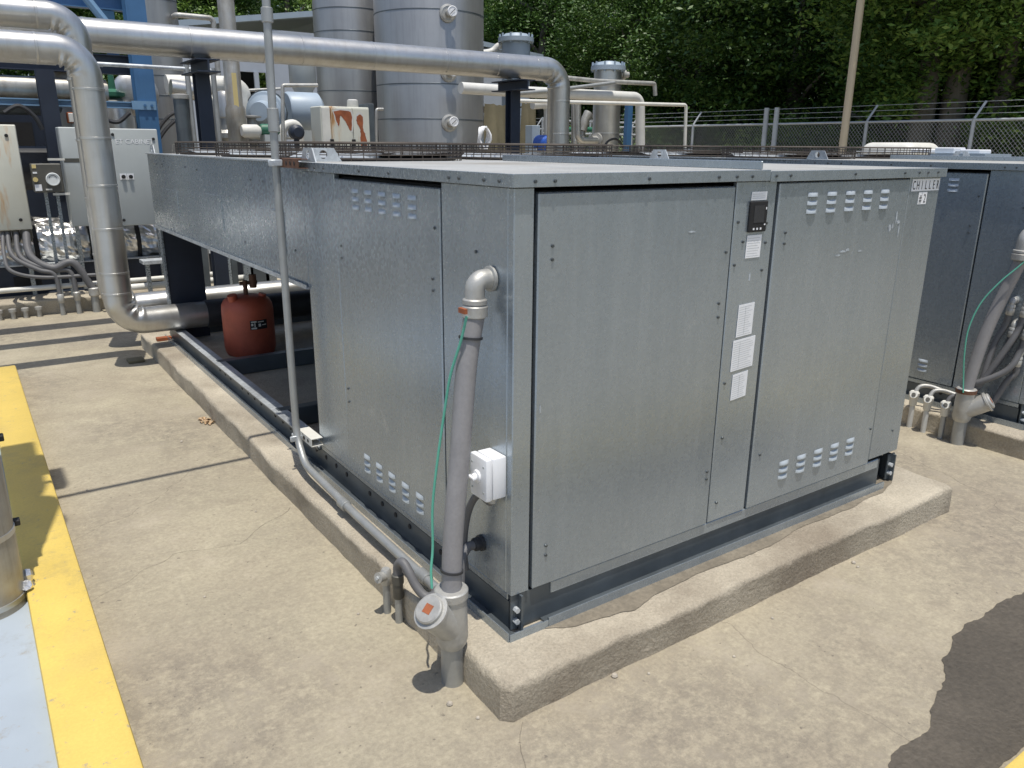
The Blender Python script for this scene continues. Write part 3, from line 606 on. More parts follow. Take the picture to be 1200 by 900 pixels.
# ------------------------------------------------------------------ conduits at the other chiller
R1 = Vector((3.40, .235, 0))
t = thing('conduit_riser', 'thick grey conduit with slanted plugged fitting beside the other chiller', 'conduit', R1, 'conduit risers feeding the chillers')
y_fitting(t, R1, .345, .155, (.05, -.11, .085))
top = Vector((3.54, .165, 1.05)); e = elbow_fit(t, (3.5995, .12, 1.235), (-1, 0, 0), (-.03, .012, -1), .043)
obj('riser_tube', MB().tube(spline([R1+Vector((0, 0, .325)), R1+Vector((.02, -.010, .5)), R1+Vector((.05, -.03, .70)), R1+Vector((.085, -.065, .9)), e], 8), .0330, 20), 'pvc', t, smooth=True)
obj('rust_ring', MB().lathe(R1, [(.0545, .318), (.056, .318), (.056, .34), (.0545, .34)], 24), 'rust', t)
tag(obj('ground_wire', MB().tube(spline([(3.50, .075, 1.2), (3.47, .09, 1.1), (3.42, .17, .98), (3.38, .235, .85), (3.35, .262, .70), (3.34, .255, .55), (3.345, .24, .42), (3.342, .225, .33)], 8), .0042, 8), 'green_wire', smooth=True), 'thin green ground wire curving down to the other chiller riser', 'wire', 'green ground wires')
for k, (y, z, ey) in enumerate(((.150, .86, .32), (.075, .86, .28), (.118, .735, .34), (.045, .735, .30), (.06, .575, .2))):
    q = thing('flexible_conduit', ('grey flexible conduit from the upper inner elbow on the other chiller', 'grey flexible conduit from the upper outer elbow on the other chiller', 'grey flexible conduit from the middle inner elbow on the other chiller', 'grey flexible conduit from the middle outer elbow on the other chiller', 'grey flexible conduit from the lowest elbow curling back to the base')[k], 'conduit', (3.58, y, z-.3), 'flexible conduits on the other chiller')
    r = .018; e = elbow_fit(q, (3.5995, y, z), (-1, 0, 0), (0, .05, -1), .017)
    zz = .36+.012*k
    pts = [e-Vector((0, 0, -.012)), e+Vector((-.003, .01, -.08)), (3.53-.006*k, y+.04, max(zz+.03, z-.26)), (3.475-.008*k, .20, zz-.005*k), (3.452, .242, zz-.01)] if k < 4 else [e, e+Vector((0, 0, -.06)), (3.545, .09, .40), (3.52, .14, .25), (3.54, .22, .19), (3.585, .26, .2)]
    obj('tube', MB().tube(spline(pts, 8), .0175, 12), 'flex', q, smooth=True)
for k, (x, y) in enumerate(((3.412, .335), (3.432, .452), (3.452, .552))):
    x -= .012
    lab = ('cast topped conduit stub standing next to the other chiller riser', 'cast topped conduit stub in the middle of the row of three', 'cast topped conduit stub at the inner end of the row of three')[k]
    q = thing('conduit_stub', lab, 'conduit', (x, y, 0), 'conduit stubs standing beside the pads')
    obj('stub_pipe', MB().cyl((x, y, 0), (x, y, .16), .0155, n=14), 'cream' if k else 'conduit', q, smooth=True)
    obj('cast_head', MB().lathe((x, y, .145), [(.019, 0), (.022, .005), (.024, .05), (.030, .06), (.030, .082), (.022, .092)], 16).cyl((x, y, .205), (x-.03, y-.012, .222), .021, .022, n=14), 'white_dirty', q, smooth=True)
    obj('head_cap', MB().cyl((x-.03, y-.012, .222), (x-.034, y-.0135, .2245), .012, n=12), 'cab_dark', q)
    obj('branch_tube', MB().tube(spline([(x, y, .215), (x+.03, y-.01, .262), (x+.06, y-.05, .272), (x+.075, y-.12, .262), (x+.10, y-.16, .25)], 6), .013, 10), 'flex' if k == 0 else 'cast', q, smooth=True)

# ------------------------------------------------------------------ red receiver tank and water pipes
TK = Vector((.42, 4.16, PADZ))
rtk = thing('receiver_tank', 'small red steel tank with a nameplate under the raised condenser', 'tank', TK)
obj('shell', MB().lathe(TK, [(.165, 0), (.175, .004), (.185, .03), (.19, .06), (.19, .34), (.186, .38), (.168, .415), (.135, .437), (.09, .448), (.04, .452)], 36), 'red', rtk, smooth=True)
vl = obj('valve', MB().cyl(TK+Vector((0, 0, .45)), TK+Vector((0, 0, .56)), .018, n=12).cyl(TK+Vector((-.04, 0, .54)), TK+Vector((.09, 0, .54)), .014, n=12).cyl(TK+Vector((.06, 0, .5)), TK+Vector((.06, 0, .6)), .028, n=12), 'rust', rtk, smooth=True)
obj('side_boss', MB().cyl(TK+Vector((-.11, -.06, .40)), TK+Vector((-.125, -.07, .47)), .035, n=14), 'red', rtk, smooth=True)
obj('side_boss', MB().cyl(TK+Vector((.10, -.05, .42)), TK+Vector((.11, -.055, .46)), .028, n=14), 'red', rtk, smooth=True)
an = [(-2.35+k*.1) for k in range(8)]; vs = []
for a in an: vs += [TK+Vector((.1925*cos(a+.55), .1925*sin(a+.55), .215)), TK+Vector((.1925*cos(a+.55), .1925*sin(a+.55), .285))]
npl = obj('nameplate', MB().add(vs, [(2*k, 2*k+2, 2*k+3, 2*k+1) for k in range(7)]), 'black', rtk)
vs = []; fs = []
for k, (a0, a1, z0, z1) in enumerate(((-1.76, -1.55, .27, .28), (-1.76, -1.68, .245, .263), (-1.64, -1.60, .235, .265), (-1.76, -1.55, .22, .232), (-1.50, -1.25, .268, .276), (-1.48, -1.38, .235, .258), (-1.33, -1.15, .243, .25))):
    for a, z in ((a0, z0), (a1, z0), (a1, z1), (a0, z1)): vs.append(TK+Vector((.194*cos(a), .194*sin(a), z)))
    fs.append((4*k, 4*k+1, 4*k+2, 4*k+3))
obj('plate_print', MB().add(vs, fs), 'white_dirty', npl, kind='stuff')

def crease(center_dir_fn, amp=.10):
    return center_dir_fn
def jacket_pipe(name, label, pts, r, rad, m='jacket', group=None, elb=(), bands=(), n=32):
    pts = [Vector(p) for p in pts]; low = min(pts, key=lambda p: p.z)
    t = thing(name, label, 'pipe', low, group)
    path = fillet(pts, rad, 22); mids = []
    for i in range(1, len(pts)-1):
        d = ((pts[i-1]-pts[i]).normalized()+(pts[i+1]-pts[i]).normalized()).normalized(); mids.append((pts[i]+d*rad*(sqrt(2)-1), d, i))
    # densify straight runs a little
    def fn(k, acc, d, rr):
        p = path[k]
        for c, inn, i in mids:
            dist = (p-c).length
            if dist < rad*1.15:
                s = max(0, d.dot(inn)); f = max(0, 1-dist/(rad*1.1)); 
                t_ = (p-c).dot((pts[i+1]-pts[i-1]).normalized())/rad
                return rr*(1+(.15*cos(t_*15)-.02)*(s**1.3)*min(1, f*1.8))
        return rr
    obj('jacket', MB().tube(path, r, n, fn), m, t, smooth=True)
    for (i, f) in bands:
        p = pts[i].lerp(pts[i+1], f); d = (pts[i+1]-pts[i]).normalized()
        obj('band', MB().lathe(p, [(r+.0002, -.009), (r+.003, -.007), (r+.003, .007), (r+.0002, .009)], n, d), m, t, smooth=True)
    return t
PY = 4.72
jp = jacket_pipe('chilled_water_pipe', 'metal jacketed pipe dropping to a low elbow and running under the raised condenser', [(-4.5, PY, 2.29), (-.385, PY, 2.29), (-.385, PY, .355), (.24, PY, .355)], .102, .18, group='jacketed water pipes', bands=((0, .78), (0, .93), (1, .13), (1, .30), (1, .47), (1, .63), (1, .80), (1, .88)))
ins = obj('black_insulation', MB().tube([(.24, PY, .355), (.6, PY, .355), (1.9, PY, .355)], .112, 28), 'rubber', jp, smooth=True)
jacket_pipe('chilled_water_pipe', 'second metal jacketed pipe dropping just behind the elbowed front pipe', [(-4.5, 5.42, 2.59), (-.325, 5.42, 2.59), (-.325, 5.42, .355), (1.9, 5.42, .355)], .102, .18, group='jacketed water pipes', bands=((0, .8), (0, .94), (1, .2), (1, .4), (1, .6), (1, .8)))
p3 = [atY(300, 53, 6.1), atY(600, 80, 6.1)]; z3 = (p3[0].z+p3[1].z)/2
jacket_pipe('overhead_pipe', 'long metal jacketed pipe crossing overhead and dropping behind the unmarked chiller', [(-4.5, 6.1, z3), (4.90, 6.1, z3), (4.90, 6.1, .05)], .134, .22, group='jacketed water pipes', bands=((0, .3), (0, .46), (0, .55), (0, .62), (0, .66), (0, .74), (0, .83), (0, .90), (0, .96), (1, .14), (1, .29), (1, .43)))
def prism_post(px, y, wdt, ztop, lab, head=True):
    p = atY(px, 120, y)
    t = thing('pipe_support_post', lab, 'post', (p.x, y, 0), 'navy pipe support posts')
    s = wdt/2
    obj('column', MB().box(p.x-s, p.x+s, y-s, y-s+.012, 0, ztop).box(p.x-s, p.x+s, y+s-.012, y+s, 0, ztop).box(p.x-.008, p.x+.008, y-s+.012, y+s-.012, 0, ztop), 'navy', t)
    obj('base_plate', MB().box(p.x-.14, p.x+.14, y-.14, y+.14, 0, .012), 'navy', t)
    if head:
        obj('cross_head', MB().box(p.x-.10, p.x+.10, y-.30, y+.30, ztop, ztop+.012).box(p.x-.10, p.x+.10, y-.30, y+.30, ztop+.10, ztop+.112).box(p.x-.008, p.x+.008, y-.30, y+.30, ztop+.012, ztop+.10), 'navy', t)
        obj('saddle', MB().box(p.x-.05, p.x+.05, y-.06, y+.06, ztop+.112, z3-.131), 'galv_bright', t)
    return t
prism_post(238.5, 6.1, .125, z3-.134-.13, 'navy steel post with cross head under the overhead pipe near the rusty cabinet')
prism_post(601, 6.1, .125, z3-.134-.13, 'navy steel post with cross head under the overhead pipe beside the tarps')
prism_post(57, 7.95, .16, 2.39, 'navy steel post behind the dropping front pipes', False)

# small debris
sp = MB(); sp.prism([(-.235, 5.19, .002), (-.17, 5.22, .002), (-.13, 5.20, .002), (-.16, 5.16, .002)], (0, 0, .03))
tag(obj('rag', MB().rbox(-.36, -.24, 4.80, 4.92, .0, .025, .008, 2), 'tarp', smooth=True), 'crumpled dark rag on the concrete by the pad', 'rag')
tag(obj('timber_offcut', MB().rbox(-.115, .0, 4.90, 4.955, PADZ, PADZ+.03, .004), 'orange_rust'), 'reddish timber offcut lying on the pad by the rail end', 'timber')
for k in range(14):
    a = random.random()*6.3; x, y = -.205+.03*random.uniform(-1, 1), 3.07+.09*random.uniform(-1, 1)
    tag(obj('dry_leaf', MB().add([(x, y, .003), (x+.034*cos(a), y+.034*sin(a), .020), (x+.055*cos(a+.4), y+.055*sin(a+.4), .005), (x+.026*cos(a+1), y+.026*sin(a+1), .016)], [(0, 1, 2, 3)]), 'leaf_dry'), 'dry brown leaf lying against the pad edge', 'leaf', 'dry leaves against the pad')
for k, (px, py, s) in enumerate(((720, 793, .012), (527, 826, .011), (1000, 660, .010), (213, 518, .009), (102, 575, .006), (330, 455, .006), (640, 815, .006), (560, 842, .007), (905, 725, .006), (860, 770, .006), (1005, 665, .007), (760, 790, .006), (420, 720, .006), (300, 600, .006), (240, 700, .006))):
    p = atZ(px, py, 0); bm_ = MB(); n_ = 7
    bm_.lathe((p.x, p.y, 0), [(s*.8, 0), (s, s*.4), (s*.7, s*.9), (s*.2, s*1.1)], n_)
    tag(obj('pebble', bm_, 'stone'), 'small pale stone chip lying on the concrete ground', 'stone', 'stone chips on the concrete')
#BACKGROUND
# ------------------------------------------------------------------ tanks and plant behind the chillers (on the rear pad, top z .15)
GZ = .15
def zpx(py, px, y): return atY(px, py, y).z-GZ
def vtank(name, label, px0, px1, y, top, m='tank_steel', seams=(), cat='tank', group=None):
    a, b = atY(px0, 120, y), atY(px1, 120, y); r = (b.x-a.x)/2*.84; c = Vector(((a.x+b.x)/2, y, GZ))
    t = thing(name, label, cat, c, group)
    obj('shell', MB().lathe(c, [(r*.98, 0), (r, .02), (r, top-.1), (r*.96, top-.03), (r*.7, top+.06), (r*.2, top+.12)], 56), m, t, smooth=True)
    for z in seams: obj('seam', MB().lathe(c, [(r+.0005, z-.009), (r+.003, z-.007), (r+.003, z+.007), (r+.0005, z+.009)], 56), 'steel_dark', t, smooth=True)
    return t, c, r
def zpx(py, px, y): return atY(px, py, y).z-GZ
G = 'tall stainless tanks'
YT = 10.2
bt, bc, br = vtank('storage_tank', 'wide tall stainless tank with dial gauges behind the chillers', 437, 567, YT, 4.6, seams=[zpx(p, 500, YT) for p in (20, 78, 102, 141, 220)], group=G)
for py in (20, 88, 145):
    p = atY(538, py, YT-br*.75); d = (CAM-bc); d.z = 0; d = Matrix.Rotation(.33, 3, 'Z') @ d.normalized(); c = bc+d*br; c.z = p.z
    gt = thing('dial_gauge', {20: 'round dial gauge high on the wide stainless tank', 88: 'round dial gauge half hidden by the overhead pipe', 145: 'round dial gauge low on the wide stainless tank'}[py], 'gauge', c, 'dial gauges on the wide tank')
    obj('flange', MB().lathe(c, [(.13, -.01), (.13, .02), (.10, .03), (.10, .022), (.05, .024), (.05, .09)], 26, d), 'cast', gt, smooth=True)
    q = c+d*.09+Vector((.04, 0, .02)); obj('dial', MB().lathe(q, [(.075, 0), (.075, .03), (.066, .034), (.066, .028), (.01, .029)], 24, d), 'white', gt, smooth=True)
    u, w_ = frame(d); q = q+d*.036; obj('needle', MB().prism([q-u*.03-w_*.03, q+u*.045+w_*.04, q+u*.040+w_*.046, q-u*.036-w_*.024], d*.002), 'black', gt)
ct, cc, cr_ = vtank('storage_tank', 'stainless tank standing partly behind the wide gauged tank', 368, 458, 11.6, zpx(-4, 400, 11.6), seams=[zpx(p, 400, 11.6) for p in (14, 40, 108, 150)], group=G)
t2, c2, r2 = vtank('storage_tank', 'slim stainless tower beside the blue steel column', 168, 223, 10.4, 5.0, seams=[zpx(p, 195, 10.4) for p in (3, 90, 113, 140)], group=G)
obj('vent_pipe', MB().tube(fillet([c2+Vector((.15, -r2*.95, 3.15)), c2+Vector((.15, -r2-.15, 3.15)), c2+Vector((.62, -r2-.15, 3.15)), c2+Vector((.62, -r2-.15, .3))], .06), .035, 10), 'cast', t2, smooth=True)

# white rusty cabinet with amber lamp
Y0 = 8.2; a, b, c = atY(375, 124, Y0), atY(412, 122, Y0), atY(432, 121, Y0); zb_ = .5
rc = thing('rusty_cabinet', 'cream electrical cabinet with rust running down both doors and an amber lamp', 'cabinet', (a.x, Y0, GZ))
obj('cabinet_body', MB().rbox(a.x, c.x, Y0, Y0+.35, zb_, a.z, .01), 'cab_white', rc)
obj('door', MB().rbox(a.x+.01, a.x+.12, Y0-.018, Y0-.001, zb_+.02, a.z-.02, .004), 'white_dirty', rc)
for u, v in ((a.x+.135, b.x-.01), (b.x+.005, c.x-.01)):
    dr = obj('door', MB().rbox(u, v, Y0-.018, Y0-.001, zb_+.02, a.z-.02, .004), 'cab_white', rc); h = (v-u)
    pt = MB(); 
    if u < b.x-.1: outl = [(.12, .96), (.92, .96), (.93, .55), (.80, .62), (.70, .72), (.45, .86), (.38, .70), (.30, .66), (.2, .8)]
    else: outl = [(.2, .86), (.45, .92), (.62, .82), (.58, .62), (.75, .42), (.78, .15), (.5, .06), (.38, .3), (.40, .58), (.22, .72)]
    zz0, zz1 = a.z-.62, a.z-.03
    outl = [(u+h*q[0], Y0-.0185, zz0+(zz1-zz0)*q[1]) for q in outl]
    outl = [tuple(q) for q in spline([Vector(q) for q in outl+outl[:1]], 6)][:-1]
    cx_ = sum(q[0] for q in outl)/len(outl); cz_ = sum(q[2] for q in outl)/len(outl)
    j = lambda q, f: (cx_+(q[0]-cx_)*f+.012*noise.noise(Vector((q[0]*40, q[2]*40, 0))), q[1], cz_+(q[2]-cz_)*(f-.05)+.012*noise.noise(Vector((q[0]*40, q[2]*40, 5))))
    obj('rust_halo', MB().prism([j(q, 1.16) for q in outl], (0, -.0006, 0)), 'cream', dr)
    obj('rust_stain', MB().prism([j((q[0], q[1]-.0008, q[2]), 1.0) for q in outl], (0, -.0008, 0)), 'orange_rust', dr)
    for k in (.12, .2): obj('handle', MB().rbox(u-.06+k*.2, u-.03+k*.2, Y0-.05, Y0-.0185, a.z-.52, a.z-.40, .006), 'black', dr)
obj('dark_side', MB().rbox(c.x+.002, c.x+.085, Y0+.02, Y0+.33, zb_, a.z+.05, .004), 'steel_dark', rc)
obj('beacon_lamp', MB().lathe((c.x-.16, Y0+.15, a.z), [(.07, 0), (.075, .01), (.07, .09), (.05, .10)], 18), 'cream', rc, smooth=True)
for x in (a.x+.04, c.x-.04): obj('leg', MB().box(x-.03, x+.03, Y0+.1, Y0+.16, GZ, zb_), 'galv', rc)

# grey conduit mast with tape band
Y0 = 8.8; p = atY(279, 165, Y0); q = atY(276, 0, Y0)
pm = thing('mast', 'weathered grey steel mast with a pale yellow tape strip', 'pole', (p.x, Y0, GZ))
obj('shaft', MB().lathe((p.x, Y0, GZ), [(.115, 0), (.115, 1.75), (.12, 1.77), (.12, 1.95), (.10, 2.0), (.098, 5.5)], 24), 'jacket_dirty', pm, smooth=True)
d = (CAM-Vector((p.x, Y0, 0))); d.z = 0; d.normalize(); s = Vector((-d.y, d.x, 0))
q = Vector((p.x, Y0, 0))+d*.101+s*-.02*-1; obj('tape_strip', MB().prism([q-s*.028+Vector((0, 0, 2.12)), q+s*.028+Vector((0, 0, 2.12)), q+s*.028+Vector((0, 0, 2.52)), q-s*.028+Vector((0, 0, 2.52))], d*.002), 'band_yellow', pm)

# pale shed
Y0 = 17.0; A = atY(238, 60, Y0); B = atY(372, 20, Y0)
sh = thing('shed', 'pale blue grey metal shed with open bay behind the tanks', 'shed', (A.x, Y0, 0))
zr = atY(305, 42, Y0).z; zl = atY(240, 66, Y0).z; xr = atY(305, 42, Y0).x; zrr = atY(368, 20, Y0).z
xo0, xo1, zo = atY(282, 95, Y0).x, atY(322, 95, Y0).x, atY(290, 84, Y0).z
obj('wall', MB().box(A.x-.5, xo0, Y0, Y0+.1, 0, zr).box(xo1, B.x+6, Y0, Y0+.1, 0, zr+.15).box(xo0, xo1, Y0, Y0+.1, zo, zr), 'shed', sh)
obj('roof', MB().prism([(A.x-.8, Y0-.05, zr), (B.x+.5, Y0-.05, zrr+.1), (B.x+6.5, Y0-.05, zr), (B.x+6.5, Y0-.05, zr+.12), (B.x+.5, Y0-.05, zrr+.22), (A.x-.8, Y0-.05, zr+.12)], (0, 6, 0)), 'pale_blue', sh)
obj('bay_interior', MB().box(xo0-.1, xo1+.1, Y0+1.5, Y0+1.6, 0, zo+.2), 'dark_in', sh)
for f in (.45, .8): obj('bay_post', MB().box(xo0+(xo1-xo0)*f-.05, xo0+(xo1-xo0)*f+.05, Y0-.06, Y0-.005, 0, zo), 'shed', sh)
k = 0
while A.x-.4+k*.35 < xo0-.1:
    obj('cladding_rib', MB().box(A.x-.4+k*.35, A.x-.36+k*.35, Y0-.02, Y0-.001, 0, zr-.02), 'shed', sh); k += 1

# blue pipe rack at far left
RK = 8.1; bl = atY(163, 60, RK)
for x, lab in ((bl.x, 'tall blue steel column between the jacketed pipes and the slim tower'), (-2.3, 'tall blue steel column carrying the rack beams')):
    t = thing('rack_column', lab, 'column', (x, RK, GZ), 'blue rack columns')
    obj('flange', MB().box(x-.10, x+.10, RK-.10, RK-.085, GZ, 5), 'blue', t); obj('flange', MB().box(x-.10, x+.10, RK+.085, RK+.10, GZ, 5), 'blue', t)
    obj('web', MB().box(x-.008, x+.008, RK-.085, RK+.085, GZ, 5), 'blue', t)
    cl = obj('clip_plate', MB().box(x-.16, x+.085, RK-.115, RK-.101, 2.03, 2.12), 'blue_light', t)
    for k in (-.03, .04): obj('bolt', MB().cyl((x+k, RK-.116, 2.075), (x+k, RK-.13, 2.075), .015, n=6), 'blue', cl)
for z, h, m, lab, yy in ((2.075, .07, 'blue_light', 'thin pale blue rack beam bolted to the blue columns', RK-.02), (2.50, .20, 'navy', 'deep navy rack beam under the jacketed pipes', RK+.18), (3.15, .2, 'blue', 'upper blue rack beam seen above the jacketed pipes', RK+.18)):
    t = thing('rack_beam', lab, 'beam', (-1, yy, z), 'rack beams'); x1 = bl.x-.105 if m == 'blue_light' else bl.x-.02
    obj('web', MB().box(-5, x1, yy-.008, yy+.008, z-h/2+.012, z+h/2-.012), m, t)
    for s_ in (-1, 1): obj('flange', MB().box(-5, x1, yy-.06, yy+.06, z+s_*h/2-.006-s_*.006, z+s_*h/2+.006-s_*.006), m, t)
bp = [atY(98, -6, RK), atY(122, 24, RK)]
tag(obj('rack_brace', MB().cyl(bp[0], bp[1]+(bp[1]-bp[0])*.2, .045, n=8), 'blue_light', smooth=True), 'diagonal pale blue brace beside the blue column', 'brace')
x = atY(132, 10, RK).x; t = tag(obj('rack_hanger', MB().box(x-.06, x+.06, RK+.3, RK+.34, 2.6, 5), 'blue'), 'flat blue hanger plate behind the blue column', 'beam')
def run(name, label, cat, pts, r, m, rad=.1, group=None, n=12, extra=None):
    return tag(obj(name, MB().tube(fillet(pts, rad, 6) if len(pts) > 2 else pts, r, n), m, smooth=True, off=Vector(pts[0])), label, cat, group)
# rack pipes
def hz(name, label, px0, px1, py, y, r, m, group=None, ext0=0, ext1=0):
    a, b = atY(px0, py, y), atY(px1, py, y); z = (a.z+b.z)/2
    return run(name, label, 'pipe', [(a.x-ext0, y, z), (b.x+ext1, y, z)], r, m, group=group)
RP = 'pipes in the rack'
hz('rack_pipe', 'dull brown grey pipe above the pale blue rack beam', 0, 52, 102, 8.3, .11, 'jacket_dirty', RP, 4, .6)
hz('rack_pipe', 'dark pipe below the pale blue rack beam', 0, 110, 127, 8.4, .075, 'steel_dark', RP, 4, .1)
hz('rack_pipe', 'thin bright pipe just under the front jacketed pipe', 0, 120, 73, 7.6, .018, 'galv_bright', RP, 4, 0)
hz('rack_pipe', 'thin white conduit crossing the blue column to the navy post', 118, 250, 79, 7.6, .021, 'galv_bright', RP, .2, 0)
g_ = hz('rack_pipe', 'wide black pipe behind the gauge box', 20, 66, 197, 8.4, .23, 'rubber', RP, .3, .2)
v_ = atY(88, 110, 8.5)
tag(obj('brown_vessel', MB().lathe((v_.x-.05, 8.5, GZ), [(.2, 0), (.21, .1), (.21, 2.3), (.15, 2.4), (.05, 2.43)], 26), 'jacket_dirty', smooth=True), 'brown weathered vessel behind the dropping front pipes', 'vessel')
# flanged valve peeking between pipes
p = atY(132, 108, 9.0); t = thing('valve', 'valve with a steel dome and green top between the rack pipes', 'valve', (p.x, 9.0, GZ))
obj('dome', MB().lathe((p.x, 9, GZ), [(.05, 0), (.05, 1.5), (.19, 1.55), (.2, 1.8), (.16, 1.98), (.08, 2.04)], 22), 'jacket', t, smooth=True)
obj('green_top', MB().lathe((p.x, 9, GZ), [(.09, 2.04), (.13, 2.06), (.13, 2.1), (.04, 2.14), (.03, 2.3)], 18), 'green_paint', t, smooth=True)
p = atY(158, 110, 9.3); tag(obj('round_cover', MB().lathe((p.x, 9.3, p.z), [(.26, 0), (.26, .1), (.2, .16), (.05, .18)], 26, (0, -1, 0)).cyl((p.x, 9.36, GZ), (p.x, 9.36, p.z), .05, n=10), 'jacket', smooth=True), 'round steel cover behind the blue column', 'cover')

t = thing('enclosure', 'large dark navy machine enclosure behind the rack pipes', 'enclosure', (-2.2, 9.4, GZ))
obj('enclosure_body', MB().rbox(-4.5, .12, 9.4, 10.0, GZ, 2.28, .02), 'navy', t)
for k in range(4): obj('door_panel', MB().rbox(-4.3+k*1.1, -3.3+k*1.1, 9.375, 9.399, GZ+.2, 2.1, .008), 'navy', t)
obj('vent_grille', MB().box(-1.0, -.4, 9.36, 9.374, 1.5, 1.9), 'black', t)
# skid: navy beam, foil wrapped vessel, cabinets
SK = 7.75
sk = thing('skid_frame', 'navy steel skid frame under the foil wrapped vessel', 'skid', (0, SK, GZ))
obj('skid_web', MB().box(-5, 3.2, SK, SK+.012, GZ, GZ+.30), 'navy', sk)
obj('top_flange', MB().box(-5, 3.2, SK-.06, SK+.07, GZ+.301, GZ+.313), 'galv_bright', sk); obj('bottom_flange', MB().box(-5, 3.2, SK-.06, SK+.07, GZ+.001, GZ+.012), 'navy', sk)
for px0, px1 in ((20, 52),):
    a, b = atY(px0, 350, SK-.005), atY(px1, 347, SK-.005); obj('lifting_slot', MB().box(a.x, b.x, SK-.006, SK-.001, GZ+.08, GZ+.19), 'black', sk)
for x in (-1.9, -.1, 1.5): obj('vessel_saddle', MB().box(x-.05, x+.05, SK+.05, SK+.55, GZ+.314, GZ+.50), 'navy', sk)
fa = atY(60, 286, 8.05); VR = .285
fv = thing('foil_vessel', 'horizontal vessel wrapped in crumpled silver foil above the skid', 'vessel', (0, 8.05, fa.z-VR))
n_ = 200; pts = [(-4.5+k*.034, 8.05, fa.z) for k in range(n_)]
def wr(k, acc, d, rr):
    q = Vector((acc*3.2, d.y*2.2, d.z*2.2)); return rr*(1+.12*noise.noise(q)+.10*abs(noise.noise(q*2.3))+.05*noise.noise(q*5.1)-.03*max(0, cos(acc*2*pi/.62))**12)
obj('foil_wrap', MB().tube(pts, VR, 56, wr), 'foil', fv, smooth=False)
for px in (40, 104, 158):
    q = atY(px, 286, 8.05); obj('strap', MB().lathe((q.x, 8.05, fa.z), [(VR*1.055, -.022), (VR*1.07, -.022), (VR*1.07, .022), (VR*1.055, .022)], 32, (1, 0, 0)), 'black', fv)
def cabinet(name, label, x0, x1, y, z0, z1, m, dep=.22, legs=True):
    t = thing(name, label, 'cabinet', ((x0+x1)/2, y, GZ), 'cabinets on the skid')
    obj('cabinet_body', MB().rbox(x0, x1, y, y+dep, z0, z1, .008), m, t)
    dr = obj('door', MB().rbox(x0+.006, x1-.006, y-.02, y-.0015, z0+.006, z1-.006, .006, 2), m, t, smooth=True)
    if legs:
        for x in (x0+.06, x1-.06): obj('strut', MB().box(x-.02, x+.02, y+dep+.001, y+dep+.041, GZ+.0, z1-.1), 'galv', t)
    return t, dr
YK = 7.42
P_ = lambda px, py: atY(px, py, YK-.02)
rx1 = P_(27, 200).x; zt_, zb2 = P_(10, 146).z, P_(20, 270).z
t, dr = cabinet('rusty_cabinet', 'cream cabinet with orange rust streaks above the grey hoses', rx1-.62, rx1, YK, zb2, zt_, 'cab_white')
for z in (zt_-.10, zb2+.10): obj('latch', MB().cyl((rx1-.09, YK-.0205, z), (rx1-.09, YK-.028, z), .016, n=14), 'black', dr)
gx0, gx1 = P_(76, 200).x, P_(120, 200).x; zt_, zb2 = P_(90, 149).z, P_(95, 266).z
t, dr = cabinet('grey_cabinet', 'plain pale grey cabinet with a dark band, next to the gauge box', gx0, gx1, YK+.05, zb2, zt_, 'cab_grey')
obj('dark_band', MB().box(gx0+.01, gx1-.01, YK+.0285, YK+.0298, zt_-.34, zt_-.30), 'cab_dark', dr)
ex0, ex1 = P_(130, 200).x, P_(190, 200).x; zt_, zb2 = P_(165, 151).z, P_(165, 264).z
t, dr = cabinet('grey_cabinet', 'pale grey cabinet lettered CABINET with two selector switches', ex0, ex1, YK, zb2, zt_, 'cab_grey')
tx = P_(135, 166)
text('cabinet_lettering', 'ET CABINET', .066, 'white', dr, (tx.x, YK-.0212, tx.z-.02), (1, 0, 0), (0, 0, 1), sx=1.02)
for px in (144.5, 153):
    q = P_(px, 207); s_ = obj('switch_plate', MB().box(q.x-.032, q.x+.032, YK-.024, YK-.0205, q.z-.03, q.z+.03), 'white', dr)
    obj('selector', MB().cyl((q.x, YK-.0245, q.z), (q.x, YK-.05, q.z), .019, n=14), 'black', dr)
for (u, v) in ((ex0+.06, zt_-.06), (ex1-.05, zt_-.10), (ex0+.06, zb2+.06)): obj('latch', MB().cyl((u, YK-.0205, v), (u, YK-.027, v), .015, n=14), 'black', dr)
# gauge box
g0, g1 = atY(36, 192, 7.2), atY(76, 225, 7.2)
gb = thing('gauge_box', 'dark brown instrument box with a round dial between the cabinets', 'instrument', ((g0.x+g1.x)/2, 7.2, g1.z))
obj('case', MB().rbox(g0.x, g1.x, 7.2, 7.38, g1.z, g0.z, .006), 'cab_dark', gb)
q = atY(62, 210, 7.2); dl = obj('dial', MB().lathe((q.x, 7.199, q.z), [(.062, 0), (.062, .016), (.055, .02), (.055, .015), (.01, .015)], 28, (0, -1, 0)), 'glass', gb, smooth=True)
obj('dial_scale', MB().tube([(q.x+.036*cos(a), 7.183, q.z+.036*sin(a)) for a in [.3+k*.25 for k in range(11)]], .003, 5), 'cab_dark', dl)
for (px, py, w_, h_, m) in ((38.5, 195, .05, .035, 'band_yellow'), (39.5, 202.5, .055, .016, 'white'), (44, 220, .075, .06, 'white'), (57.5, 222, .055, .014, 'white_dirty')):
    q = atY(px, py, 7.2); obj('label_plate', MB().box(max(g0.x+.004, q.x-w_/2), q.x+w_/2, 7.197, 7.1995, max(g1.z+.004, q.z-h_/2), min(g0.z-.004, q.z+h_/2)), m, gb)
q = atY(41.5, 210.5, 7.2); obj('button', MB().cyl((q.x, 7.1995, q.z), (q.x, 7.185, q.z), .022, n=16), 'band_yellow', gb, smooth=True)
for z in (g0.z+.03, g1.z-.03): obj('support_bar', MB().box(g0.x+.15, gx0-.004, 7.22, 7.25, z, z+.02), 'white_dirty', gb)
